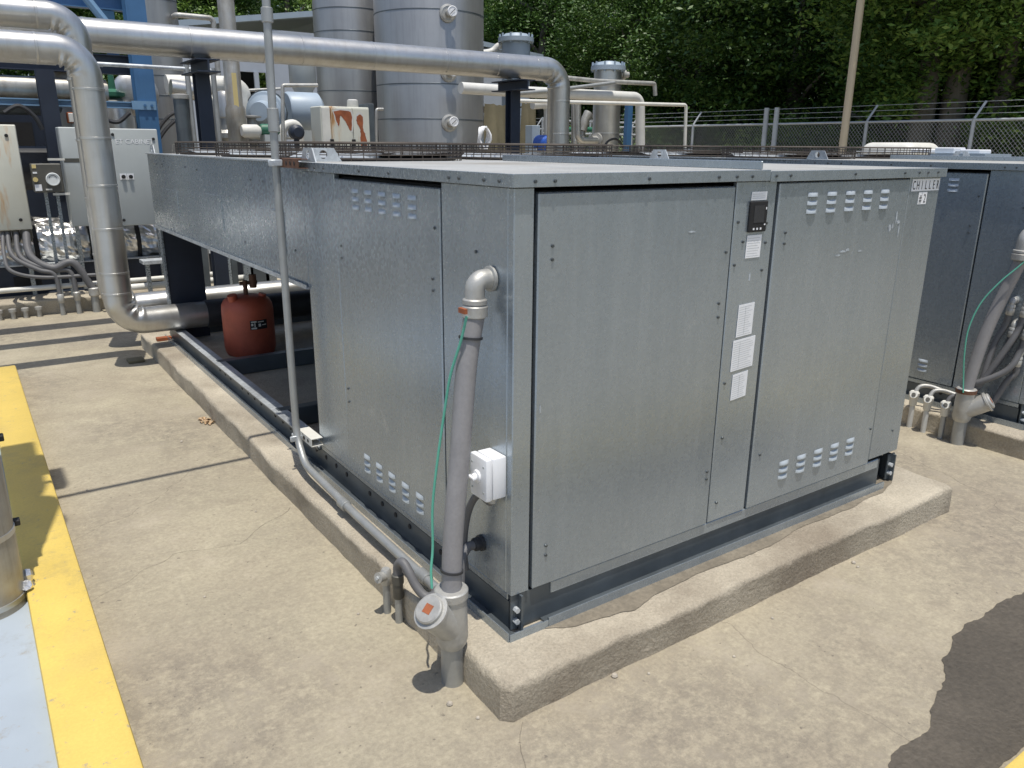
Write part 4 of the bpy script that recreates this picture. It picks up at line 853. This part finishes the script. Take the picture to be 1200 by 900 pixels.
for s_ in (g0.x+.1, g1.x-.05): obj('stand', MB().box(s_-.015, s_+.015, 7.381, 7.411, GZ, g0.z), 'galv', gb)
# hoses from the cabinets
for k, (p0, p1, p2, p3, p4) in enumerate((((8, 270), (15, 300), (45, 316), (64, 322), (71, 348)), ((18, 270), (25, 302), (60, 316), (82, 318), (90, 345)), ((30, 268), (36, 300), (62, 314), (86, 308), (110, 340)), ((3, 270), (5, 300), (14, 318), (50, 325), (112, 322)))):
    t = thing('hose', ('grey hose bending to the stub closest to the drain caps', 'grey hose bending to the middle floor stub', 'thick grey hose arching to the floor stub beside the pipe', 'grey hose running level toward the dropping pipe')[k], 'hose', atY(*p0, 7.4), 'grey hoses below the cabinets')
    yy = [7.46, 7.30, 7.22, 7.20, 7.18]; r = (.022, .024, .036, .018)[k]
    P4 = [atY(*p, yy[i]) for i, p in enumerate((p0, p1, p2, p3, p4))]
    obj('hose_tube', MB().tube(spline(P4, 8), r, 12), 'flex', t, smooth=True)
    obj('hose_collar', MB().lathe(P4[0], [(r*1.5, .02), (r*1.5, -.09), (r*1.1, -.12)], 14), 'cab_dark', t, smooth=True)
    if k < 3:
        e = P4[4]; obj('floor_stub', MB().cyl((e.x+.02*0, e.y, 0), e, r*1.05, n=14), 'conduit', t, smooth=True); obj('end_collar', MB().lathe(e, [(r*1.2, -.06), (r*1.45, -.05), (r*1.45, .02), (r*1.1, .03)], 14), 'cast', t, smooth=True)
a = atY(0, 352, 7.235); b = atY(120, 341, 7.235)
t = run('floor_conduit', 'pale conduit running along the face of the rear pad', 'conduit', [(a.x-3, 7.235, .285), (b.x+1.2, 7.235, .285)], .026, 'white_dirty')
for k, px in enumerate((0, 16, 31, 47)):
    q = atY(px, 372, 7.22); c = (q.x, 7.225, 0)
    tag(obj('drain_cap', MB().lathe(c, [(.022, 0), (.022, .07), (.034, .072), (.034, .1), (.02, .105)], 14), 'cast', smooth=True, off=c), 'small capped pipe end in a row before the rear pad', 'pipe cap', 'capped pipe ends before the rear pad')
# small bench-like stand and legs seen under the condenser
sx0, sx1 = atY(168, 305, 7.0).x, atY(196, 305, 7.0).x; zt_ = atY(180, 306, 7.0).z
t = thing('pipe_stand', 'small galvanised stand beside the dropping pipe elbow', 'stand', ((sx0+sx1)/2, 7.0, 0))
obj('top_plate', MB().box(sx0-.02, sx1+.1, 6.92, 7.12, zt_-.02, zt_+.015), 'galv_bright', t)
for x in (sx0+.03, sx1-.01, sx1+.07): obj('leg', MB().box(x-.02, x+.02, 6.98, 7.02, 0, zt_-.021), 'galv', t)
for k, px in enumerate((243, 262, 276, 292, 305, 318)):
    q = atY(px, 330, 6.9)
    t = thing('strut_post', 'galvanised strut post seen under the raised condenser', 'post', (q.x, 6.9, 0), 'strut posts under the raised condenser')
    w_ = (.03, .09, .03, .05, .1, .06)[k]
    obj('post_web', MB().box(q.x-w_, q.x+w_, 6.88, 6.92, 0, 1.0), 'galv' if k % 2 else 'steel_dark', t)
    obj('foot', MB().box(q.x-w_-.03, q.x+w_+.03, 6.84, 6.96, 0, .01), 'galv', t)
t = hz('rack_pipe', 'low white pipe seen under the raised condenser', 235, 345, 325, 7.1, .035, 'white_dirty', RP, 1, 1)

# mid background: pipes, blower, pumps
YM = 9.6
p = atY(214, 140, 7.6)
t = thing('stanchion', 'dark grey capped pipe stanchion in front of the slim tower', 'stanchion', (p.x, 7.6, GZ)); zt_ = atY(216, 116, 7.6).z-GZ
obj('shaft', MB().lathe((p.x, 7.6, GZ), [(.085, 0), (.075, zt_)], 20), 'steel_dark', t, smooth=True); obj('cap', MB().lathe((p.x, 7.6, GZ), [(.088, zt_), (.09, zt_+.04), (.05, zt_+.05)], 20), 'cast', t, smooth=True)
for k, (px, tp, lab) in enumerate(((224, 75, 'thin galvanised upright left of the navy post'), (254, 80, 'thin galvanised upright right of the navy post'))):
    p = atY(px, 130, 7.6); tag(obj('conduit_upright', MB().cyl((p.x, 7.6, GZ), (p.x, 7.6, atY(px, tp, 7.6).z), .028, n=10), 'conduit', smooth=True), lab, 'conduit')
def pxl(pts, y): return [atY(*p, y) for p in pts]
run('process_pipe', 'cream pipe with two bends beyond the navy post', 'pipe', pxl([(195, 99), (262, 100), (283, 102), (286, 200)], YM), .12, 'white_dirty', .3, 'cream process pipes', 16)
run('process_pipe', 'cream pipe elbow turning down right of the navy post', 'pipe', pxl([(200, 103), (246, 110), (250, 220)], YM-.4), .105, 'jacket', .3, 'cream process pipes', 16)
p = atY(265, 130, 9.2); tag(obj('steel_pot', MB().lathe((p.x, 9.2, GZ), [(.12, 0), (.12, 1.55), (.2, 1.6), (.2, 1.66), (.15, 1.7), (.15, 1.84), (.17, 1.86), (.16, 2.1), (.12, 2.17), (.03, 2.19)], 26), 'jacket', smooth=True), 'shiny steel filter pot between the mast and the navy post', 'filter')
p = atY(314, 132, 9.4)
t = thing('blower', 'pale blue round blower casing beside the thin tall conduit', 'blower', (p.x, 9.4, GZ))
obj('casing', MB().lathe((p.x, 9.4, p.z), [(.18, -.02), (.26, 0), (.28, .06), (.26, .12), (.22, .13), (.22, .16), (.15, .2), (.12, .35)], 30, (-.6, -.8, 0)), 'pale_blue', t, smooth=True)
obj('rim_bolts', MB().lathe((p.x, 9.4, p.z), [(.285, .04), (.295, .04), (.295, .07), (.285, .07)], 14, (-.6, -.8, 0)), 'steel_dark', t)
obj('pedestal', MB().box(p.x-.15, p.x+.15, 9.3, 9.6, GZ, p.z-.2), 'cab_grey', t)
q = atY(335, 130, 9.6); obj('housing', MB().lathe((q.x, 9.6, q.z), [(.24, 0), (.26, .03), (.26, .45), (.2, .5)], 26, (1, 0, 0)), 'pale_blue', t, smooth=True)
p = atY(316, 152, 8.6); t = thing('pump', 'green pump body low behind the fan guards', 'pump', (p.x, 8.6, GZ))
obj('body', MB().lathe((p.x-.12, 8.6, p.z), [(.06, 0), (.07, .02), (.07, .22), (.05, .24)], 20, (1, 0, 0)), 'green_paint', t, smooth=True); obj('pedestal', MB().box(p.x-.1, p.x+.1, 8.5, 8.7, GZ, p.z-.06), 'cab_grey', t)
obj('motor', MB().lathe((p.x-.36, 8.6, p.z-.02), [(.06, 0), (.08, .03), (.08, .2), (.05, .24)], 20, (1, 0, 0)), 'white_dirty', t, smooth=True)
p = atY(347, 155, 8.5); tag(obj('dark_valve', MB().lathe((p.x, 8.5, p.z), [(.06, -.09), (.09, -.05), (.095, .05), (.06, .09)], 18, (0, -1, 0)).cyl((p.x, 8.5, GZ), (p.x, 8.5, p.z), .035, n=10), 'navy', smooth=True), 'dark round valve body beside the rusty doors', 'valve')
run('process_pipe', 'bent cream pipe stub behind the thin tall conduit', 'pipe', pxl([(330, 178), (331, 148), (350, 143), (352, 180)], 8.9), .06, 'white_dirty', .12, 'cream process pipes', 12)
run('rail_pipe', 'thin steel hand rail beside the tall conduit', 'rail', pxl([(332, 180), (331, 100), (372, 100)], 8.6), .024, 'cast', .03)
p = atY(355, 95, 10.4); tag(obj('grey_column', MB().lathe((p.x, 10.4, GZ), [(.17, 0), (.17, 1.9), (.2, 1.93), (.2, 2.0), (.14, 2.05), (.14, 2.3), (.20, 2.4), (.20, 2.7), (.1, 2.8)], 24), 'cab_grey', smooth=True), 'grey flanged standpipe just left of the rear stainless tank', 'standpipe')

# right of the wide tank
YR = 9.6
a, b = atY(568, 150, YR), atY(634, 150, YR); zt_ = atY(600, 118, YR).z
def tarp(px0, px1, ptop, y, lab):
    a, b = atY(px0, 170, y), atY(px1, 170, y); zt = atY((px0+px1)/2, ptop, y).z; mb = MB(); nu, nv = 22, 12; vs = []
    for j in range(nv+1):
        for i in range(nu+1):
            u, v = i/nu, j/nv; sp = .62+.38*v; x = (a.x+b.x)/2+(u-.5)*(b.x-a.x)*sp
            f = .07*v*sin(u*13+1.5*noise.noise(Vector((u*3, v*3, a.x))))
            vs.append((x, y-.25*v+f+.3*(abs(u-.5)*2)**2*v, zt-(zt-GZ)*v+.03*noise.noise(Vector((u*5, 0, y)))))
    k = nu+1; mb.add(vs, [(j*k+i, j*k+i+1, (j+1)*k+i+1, (j+1)*k+i) for j in range(nv) for i in range(nu)])
    mb.add([(a.x+.2, y+.02, zt-.02), (b.x-.2, y+.02, zt-.02), (b.x-.2, y+.8, zt-.15), (a.x+.2, y+.8, zt-.15)], [(0, 1, 2, 3)])
    tag(obj('tarpaulin', mb, 'tarp', smooth=True), lab, 'tarpaulin', 'olive tarpaulins')
tarp(560, 601, 122, YR, 'olive tarpaulin draped next to the wide tank'); tarp(606, 632, 121, YR+.2, 'olive tarpaulin draped right of the navy post')
hp = []
for k in range(60):
    a_ = k*.42; q = atY(571, 162, 9.0); hp.append((q.x+.10*sin(a_)*.8-.02, 9.0+.03*sin(k*1.3)+k*.002, q.z+.17*cos(a_)))
q = atY(571, 162, 9.0)
t = thing('coiled_hose', 'white hose coiled against the wide stainless tank', 'hose', (q.x, 9.0, GZ)); obj('coil', MB().tube(hp, .016, 8), 'white', t, smooth=True); obj('hanger_post', MB().cyl((q.x, 9.15, GZ), (q.x, 9.15, q.z+.1), .03, n=10), 'cab_grey', t, smooth=True)
def filt(px0, px1, ptop, y, lab, m, mc, pbase=None):
    a, b = atY(px0, 110, y), atY(px1, 110, y); r = (b.x-a.x)/2*.84; c = Vector(((a.x+b.x)/2, y, GZ)); zt = atY((px0+px1)/2, ptop, y).z-GZ
    t = thing('filter_vessel', lab, 'vessel', c, 'filter vessels')
    obj('shell', MB().lathe(c, [(r*.9, 0), (r, .05), (r, zt-.14)], 28), m, t, smooth=True)
    for f in (.35, .6, .8): obj('seam', MB().lathe(c, [(r+.0005, zt*f-.01), (r+.005, zt*f-.008), (r+.005, zt*f+.008), (r+.0005, zt*f+.01)], 28), m, t, smooth=True)
    hd = obj('head_flange', MB().lathe(c, [(r*1.22, zt-.139), (r*1.25, zt-.13), (r*1.25, zt-.06), (r*1.0, zt-.055), (r*.8, zt), (r*.3, zt+.02)], 28), mc, t, smooth=True)
    for k in range(10):
        an_ = 2*pi*k/10; obj('bolt', MB().cyl(c+Vector((r*1.13*cos(an_), r*1.13*sin(an_), zt-.16)), c+Vector((r*1.13*cos(an_), r*1.13*sin(an_), zt-.0)), .018, n=6), mc, hd)
    return t, c, r, zt
f1 = filt(588, 620, 40, 10.6, 'filter vessel with pale blue bolted head behind the overhead pipe', 'pale_blue', 'pale_blue')
f2 = filt(697, 726, 73, 9.2, 'slim stainless filter vessel with bolted head standing clear by the woods', 'jacket', 'pale_blue')
t, c, r, zt = f2; q = atY(735, 88, 9.2); obj('side_valve', MB().lathe((c.x+r, 9.2, q.z), [(.06, 0), (.06, .06), (.09, .07), (.09, .12), (.05, .14), (.05, .2)], 18, (1, -.2, 0)), 'cast', t, smooth=True)
q = atY(690, 164, 9.2); obj('inlet_flange', MB().lathe((c.x-r*.9, 9.15, q.z), [(.06, 0), (.12, .02), (.12, .06), (.07, .07), (.07, .2)], 18, (-1, -.2, 0)), 'cast', t, smooth=True)
WP = 'pipes by the filter vessels'
run('process_pipe', 'cream horizontal pipe ending in a drop left of the fence post', 'pipe', pxl([(540, 103), (600, 107), (750, 114), (751, 260)], 8.6), .082, 'cream', .16, WP, 18)
run('process_pipe', 'thin cream pipe turning down near the fence', 'pipe', pxl([(600, 118), (804, 123), (800, 260)], 8.0), .028, 'white_dirty', .05, WP, 12)
run('process_pipe', 'thin steel pipe passing in front of the slim filter head', 'pipe', pxl([(660, 91), (700, 95), (767, 98), (768, 112)], 8.7), .036, 'cast', .04, WP, 12)
run('process_pipe', 'sloping thin dark pipe joining the filter vessels', 'pipe', pxl([(598, 110), (640, 107), (720, 97)], 8.5), .030, 'conduit', .03, WP, 12)
run('process_pipe', 'curved steel pipe swinging low into the slim filter', 'pipe', pxl([(677, 118), (677, 165), (699, 165)], 8.9), .055, 'jacket', .12, WP, 14)
run('process_pipe', 'short steel upright beside the curved pipe', 'pipe', pxl([(673, 120), (674, 220)], 9.3), .06, 'jacket', .05, WP, 12)
run('process_pipe', 'cream pipe with flange behind the navy post', 'pipe', pxl([(624, 123), (642, 122), (643, 200)], 9.2), .07, 'cream', .1, WP, 14)
p = atY(629, 160, 9.0); tag(obj('small_cabinet', MB().rbox(p.x-.09, p.x+.07, 9.0, 9.2, GZ, atY(629, 147, 9).z, .006), 'pale_blue'), 'small pale panel box beside the blue motor', 'cabinet')
p = atY(640, 168, 8.7); t = thing('motor', 'bright blue electric motor beside the dropping overhead pipe', 'motor', (p.x, 8.7, GZ)); obj('casing', MB().lathe((p.x-.04, 8.75, p.z), [(.10, -.1), (.13, -.08), (.13, .12), (.1, .18), (.03, .2)], 22, (0, -1, 0)), 'blue_motor', t, smooth=True); obj('pedestal', MB().box(p.x-.12, p.x+.05, 8.65, 8.85, GZ, p.z-.12), 'cab_grey', t)
p = atY(686, 140, 9.8); tag(obj('tee_valve', MB().tube([(p.x-.05, 9.8, p.z-.2), (p.x, 9.8, p.z), (p.x+.08, 9.8, p.z+.1)], [.07, .08, .1], 16).cyl((p.x-.05, 9.8, GZ), (p.x-.05, 9.8, p.z-.2), .05, n=10), 'cast', smooth=True), 'slanted steel tee valve left of the slim filter', 'valve')
p = atY(736, 145, 10); tag(obj('navy_upright', MB().box(p.x-.06, p.x+.06, 9.95, 10.05, GZ, atY(736, 118, 10).z), 'blue'), 'dark blue upright between the slim filter and the cream drop', 'post')
p = atY(575, 62, 10.8); run('lagged_hose', 'tan lagged hose behind the wide tank top', 'hose', spline([(p.x-.4, 10.8, p.z-.05), (p.x, 10.8, p.z+.02), (p.x+.16, 10.75, p.z+.12), (p.x+.3, 10.7, p.z-.1), (p.x+.32, 10.7, GZ)], 6), .055, 'cream', .01)

# small pipework, cables and boxes between the plant
q = atY(86, 138, 8.0); t = thing('junction_box', 'small orange red junction box beside the dropping front pipe', 'box', (q.x, 8.0, q.z-.06))
obj('case', MB().rbox(q.x-.055, q.x+.075, 8.0, 8.1, q.z-.055, q.z+.055, .006), 'orange_rust', t); obj('lid', MB().rbox(q.x-.045, q.x+.065, 7.985, 7.9995, q.z-.045, q.z+.045, .004), 'white_dirty', t)
obj('mount', MB().box(q.x-.01, q.x+.02, 8.101, 8.13, GZ, q.z), 'galv', t)
for k, (P_l, lab) in enumerate(((((178, 168), (190, 145), (205, 132), (222, 134)), 'black cable arching up the slim tower'), (((182, 170), (196, 150), (212, 138), (226, 142)), 'second black cable arching beside the first'), (((110, 122), (122, 138), (138, 143), (152, 132)), 'black cable sagging between the rack pipes'), (((5, 132), (22, 124), (40, 136), (50, 152)), 'black cable looping behind the rusty cabinet'))):
    tag(obj('cable', MB().tube(spline(pxl(P_l, 8.9 if k < 2 else 7.9), 6), .022, 8), 'rubber', smooth=True), lab, 'cable', 'black cables on the plant')
YH = 11.4
hr = thing('handrail', 'thin galvanised handrail between the slim filter and the fence', 'handrail', (atY(700, 150, YH).x, YH, GZ))
for py in (141, 156):
    a, b = atY(636, py, YH), atY(748, py, YH); obj('rail', MB().cyl((a.x, YH, a.z), (b.x, YH, a.z), .022, n=8), 'galv_bright', hr, smooth=True)
for px in (636, 664, 692, 720, 748):
    a = atY(px, 141, YH); obj('rail_post', MB().cyl((a.x, YH, GZ), (a.x, YH, atY(690, 139, YH).z), .022, n=8), 'galv_bright', hr, smooth=True)
run('process_pipe', 'short green pipe low before the handrail', 'pipe', pxl([(660, 152), (700, 152)], 10.6), .05, 'green_paint', .05, WP, 12)
run('process_pipe', 'thin black hose arching at the slim filter foot', 'hose', spline(pxl([(706, 178), (712, 166), (722, 163), (730, 172)], 8.8), 6), .02, 'rubber', .01, WP, 8)
run('process_pipe', 'thin steel pipe upright behind the rusty doors', 'pipe', pxl([(441, 180), (441, 128), (449, 128)], 8.6), .02, 'cast', .03, WP, 10)
run('process_pipe', 'thin cream pipe level below the blower', 'pipe', pxl([(292, 160), (345, 161)], 8.9), .03, 'white_dirty', .03, WP, 10)
run('process_pipe', 'thin steel pipe sloping before the shed bay', 'pipe', pxl([(288, 106), (330, 104)], 10.0), .02, 'cast', .03, WP, 10)
p = atY(296, 150, 9.0); tag(obj('gate_valve', MB().lathe((p.x, 9.0, GZ), [(.05, 0), (.05, p.z-GZ-.2), (.11, p.z-GZ-.18), (.12, p.z-GZ), (.06, p.z-GZ+.04), (.05, p.z-GZ+.12), (.12, p.z-GZ+.13), (.12, p.z-GZ+.15), (.02, p.z-GZ+.16)], 20), 'cast', smooth=True), 'cast valve with a hand wheel beside the weathered mast', 'valve')

# ------------------------------------------------------------------ fence
FX = 12.0; ftop = 2.12; Y0f, Y1f = -4.0, 25.8
ys = [2.9, 4.66, 6.47, 10.5, 12.4, 14.3, 16.2, 18.1, 20, 22, 24, 25.8]+[1.1, -.7, -2.4, -4]
fe = thing('chain_link_fence', 'galvanised chain link fence with barbed wire before the woods', 'fence', (FX, 8, 0))
for y in ys:
    p = obj('post', MB().cyl((FX, y, 0), (FX, y, ftop+.02), .030, n=12), 'fence', fe, smooth=True)
    obj('arm', MB().cyl((FX, y, ftop+.02), (FX+.16, y-.06, ftop+.28), .020, n=8), 'fence', p, smooth=True)
for y in (8.36, 8.60): obj('gate_post', MB().cyl((FX-.02, y, 0), (FX-.02, y, ftop+.30), .05, n=14), 'fence', fe, smooth=True)
obj('top_rail', MB().cyl((FX, Y0f, ftop), (FX, Y1f, ftop), .021, n=10), 'fence', fe, smooth=True); obj('bottom_wire', MB().cyl((FX, Y0f, .06), (FX, Y1f, .06), .004, n=5), 'fence', fe)
for k in range(3):
    f = .3+.35*k; obj('barbed_wire', MB().cyl((FX+.16*f, Y0f, ftop+.02+.26*f), (FX+.16*f, Y1f, ftop+.02+.26*f), .004, n=5), 'fence', fe)
ml = MB(); y = Y0f-2; hgt = ftop-.06
while y < Y1f:
    for s_ in (1, -1):
        a_, b_ = y, y+hgt*.9*s_
        z0, z1 = .05, ftop-.01
        if min(a_, b_) > Y0f and max(a_, b_) < Y1f+2: ml.cyl((FX-.004*s_, a_, z0), (FX-.004*s_, b_, z1), .0028, n=3, cap=False)
    y += .066
obj('chain_link_mesh', ml, 'fence', fe, kind='stuff')
p = atX(987, 176, 11.2); tag(obj('utility_pole', MB().lathe((11.2, p.y, 0), [(.066, 0), (.064, 2), (.058, 7)], 16), 'tanpole', smooth=True), 'tan wooden utility pole in front of the chain link fence', 'pole')
# tote and trays beyond the unmarked chiller
p = atX(1045, 172, 9.0); zt_ = atX(1045, 167, 9.0).z
t = thing('tote', 'white plastic tote in a wire cage beyond the unmarked chiller', 'tote', (9.0, p.y, 0))
obj('bottle', MB().rbox(8.75, 9.5, p.y-.42, p.y+.32, .1, zt_, .12, 4), 'white_dirty', t, smooth=True)
cg = MB()
for z in (.3, .8, 1.2, zt_-.12): cg.tube([(8.72, p.y-.45, z), (9.53, p.y-.45, z), (9.53, p.y+.35, z), (8.72, p.y+.35, z), (8.72, p.y-.45, z)], .01, 6)
for u in range(5): cg.cyl((8.72, p.y-.45+.2*u, .08), (8.72, p.y-.45+.2*u, zt_-.12), .01, n=6)
obj('cage', cg, 'fence', t); obj('pallet', MB().box(8.70, 9.55, p.y-.47, p.y+.37, 0, .095), 'tanpole', t)
a, b = atX(1093, 180, 8.0), atX(1160, 180, 8.0)
t = thing('work_table', 'low pale metal table holding trays before the fence', 'table', (8.0, (a.y+b.y)/2, 0)); zt_ = atX(1120, 180, 8).z
obj('table_top', MB().box(7.9, 8.5, b.y, a.y, zt_-.05, zt_), 'pale_blue', t)
for yy in (b.y+.05, a.y-.05): obj('leg', MB().box(7.93, 7.98, yy-.025, yy+.025, 0, zt_-.051), 'galv', t); obj('leg', MB().box(8.42, 8.47, yy-.025, yy+.025, 0, zt_-.051), 'galv', t)
for k in range(3): tag(obj('tray', MB().rbox(7.95, 8.2, b.y+.08+k*.28, b.y+.30+k*.28, zt_+.001, zt_+.045+.02*(k % 2), .008), 'white', off=(8, b.y+.2+k*.28, zt_)), 'small white tray on the pale metal table', 'tray', 'white trays on the table')

# ------------------------------------------------------------------ woods
def crown_mesh(name, seed, R, H, z0, nclump, nleaf, ls, m):
    rnd = random.Random(seed); V = []; F = []
    for c in range(nclump):
        a = rnd.random()*2*pi; rr = R*sqrt(rnd.random()); zz = rnd.random()
        prof = sin(pi*min(1, (.12+zz*.88)))**.6; q = Vector((rr*prof*cos(a), rr*prof*sin(a), z0+H*zz)); cs = rnd.uniform(.45, .95)
        for k in range(nleaf):
            d = Vector((rnd.gauss(0, 1), rnd.gauss(0, 1), rnd.gauss(0, .6))); p = q+d*cs*.42
            nn = Vector((rnd.gauss(0, .7), rnd.gauss(0, .7), 1)).normalized(); u, w_ = frame(nn); an = rnd.random()*6.28
            u, w_ = u*cos(an)+w_*sin(an), w_*cos(an)-u*sin(an); s = ls*rnd.uniform(.6, 1.3); o = len(V)
            V += [tuple(p-u*s), tuple(p+w_*s*.45-u*s*.1), tuple(p+u*s), tuple(p-w_*s*.45-u*s*.1)]; F.append((o, o+1, o+2, o+3))
    me = bpy.data.meshes.new(name); me.from_pydata(V, [], F); me.materials.append(MATS[m]); return me
def trunk_mesh(seed, H, r, z0, R):
    rnd = random.Random(seed); mb = MB(); pts = [Vector((.12*noise.noise(Vector((k*.4, seed, 0))), .12*noise.noise(Vector((k*.4, seed, 9))), H*k/10)) for k in range(11)]
    mb.tube(pts, [r*(1.15-.9*k/10) for k in range(11)], 10)
    for k in range(9):
        z = z0+.4+(H-z0-.4)*(k+.5)/9*.9; a = rnd.random()*6.28; L = R*rnd.uniform(.35, .7); b = pts[min(10, int(z/H*10))]
        mb.tube([Vector((b.x, b.y, z)), Vector((cos(a)*L*.5, sin(a)*L*.5, z+.4)), Vector((cos(a)*L, sin(a)*L, z+.6))], [r*.4, r*.25, r*.08], 6)
    me = bpy.data.meshes.new('trunk'); me.from_pydata([tuple(v) for v in mb.v], [], mb.f); me.polygons.foreach_set('use_smooth', [True]*len(me.polygons)); me.materials.append(MATS['bark']); return me
KIND = []
for k, (R, H, z0, nc, nl, ls, m) in enumerate(((2.6, 6.5, 1.3, 130, 400, .055, 'leaf_shaded'), (2.9, 7.0, 1.8, 140, 380, .058, 'leaf_lit'), (2.3, 6.0, .8, 110, 400, .052, 'leaf_shaded'), (3.2, 7, 3.4, 120, 360, .058, 'leaf_lit'))):
    KIND.append((crown_mesh('crown', 11+k, R, H, z0, nc, nl, ls, m), trunk_mesh(5+k, z0+H*.8, .16+.02*k, z0, R)))
BUSH = [crown_mesh('foliage', 40+k, 1.3, 2.0, .15, 40, 170, .055, 'leaf_lit' if k else 'leaf_shaded') for k in range(2)]
def tree(x, y, k, s, rz, lab, grp):
    t = thing('tree', lab, 'tree', (x, y, 0), grp); t.rotation_euler = (0, 0, rz); t.scale = (s, s, s)
    for nm, me in (('crown', KIND[k][0]), ('trunk', KIND[k][1])):
        o = bpy.data.objects.new(nm, me); COL.objects.link(o); o.parent = t
rnd = random.Random(3); LAB = ['dark green leafy tree in the woods behind the fence', 'lighter green leafy tree in the woods behind the fence', 'low spreading dark green tree at the wood edge', 'tall bare stemmed tree with a high light green crown']
spots = []
for y in range(-4, 27, 3): spots.append((15.2+rnd.uniform(-.6, .8), y+rnd.uniform(-.8, .8)))
for y in range(-5, 34, 3): spots.append((19+rnd.uniform(-1, 1), y+rnd.uniform(-1, 1)))
for y in range(-4, 44, 4): spots.append((24+rnd.uniform(-1.5, 1.5), y+rnd.uniform(-1, 1)))
for x in range(-8, 23, 3): spots.append((x+rnd.uniform(-1, 1), 29+rnd.uniform(-1, 1)))
for x in range(-10, 26, 4): spots.append((x+rnd.uniform(-1, 1), 33.5+rnd.uniform(-1, 1)))
for i, (x, y) in enumerate(spots):
    k = rnd.choice((0, 1, 2, 1) if x < 17.5 and y < 27 else (0, 2, 0, 2, 1)); tree(x, y, k, rnd.uniform(.95, 1.3), rnd.uniform(0, 6.28), LAB[k], 'trees in the woods')  # front rows take more of the lit leaf tone, rear rows the shaded
p = atX(1086, 100, 13.5); tree(13.5, p.y, 3, 1.0, 1.0, LAB[3], 'trees in the woods'); p = atX(1121, 100, 13.9); tree(13.9, p.y, 3, 1.05, 3.0, LAB[3], 'trees in the woods')
for i in range(16):
    x, y = 13.6+rnd.uniform(0, .9), -3+i*1.85+rnd.uniform(-.5, .5); k = i % 2
    t = thing('bush', ('dark green bush growing behind the fence', 'fresh green bush growing behind the fence')[1 if k else 0], 'bush', (x, y, 0), 'bushes behind the fence'); s = rnd.uniform(.6, 1.05); t.scale = (s, s, s); t.rotation_euler = (0, 0, rnd.uniform(0, 6))
    o = bpy.data.objects.new('foliage', BUSH[k]); COL.objects.link(o); o.parent = t
# far wood that reads as one mass: a deep belt of leaves on a rising bank
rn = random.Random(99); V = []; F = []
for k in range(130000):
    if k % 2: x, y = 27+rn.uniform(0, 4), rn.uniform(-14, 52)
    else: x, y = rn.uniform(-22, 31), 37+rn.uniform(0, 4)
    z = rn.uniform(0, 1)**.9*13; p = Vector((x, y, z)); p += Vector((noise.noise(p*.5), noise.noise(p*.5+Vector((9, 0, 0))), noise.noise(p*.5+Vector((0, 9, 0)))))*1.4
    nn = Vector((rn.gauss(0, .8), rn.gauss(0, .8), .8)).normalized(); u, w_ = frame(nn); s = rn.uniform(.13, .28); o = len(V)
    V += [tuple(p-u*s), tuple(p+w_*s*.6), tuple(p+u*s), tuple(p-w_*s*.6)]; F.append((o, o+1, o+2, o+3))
me = bpy.data.meshes.new('far_wood'); me.from_pydata(V, [], F); me.materials.append(MATS['leaf_deep_shade']); fo = bpy.data.objects.new('far_wood', me); COL.objects.link(fo)  # deep shade of the wood painted as darker leaves
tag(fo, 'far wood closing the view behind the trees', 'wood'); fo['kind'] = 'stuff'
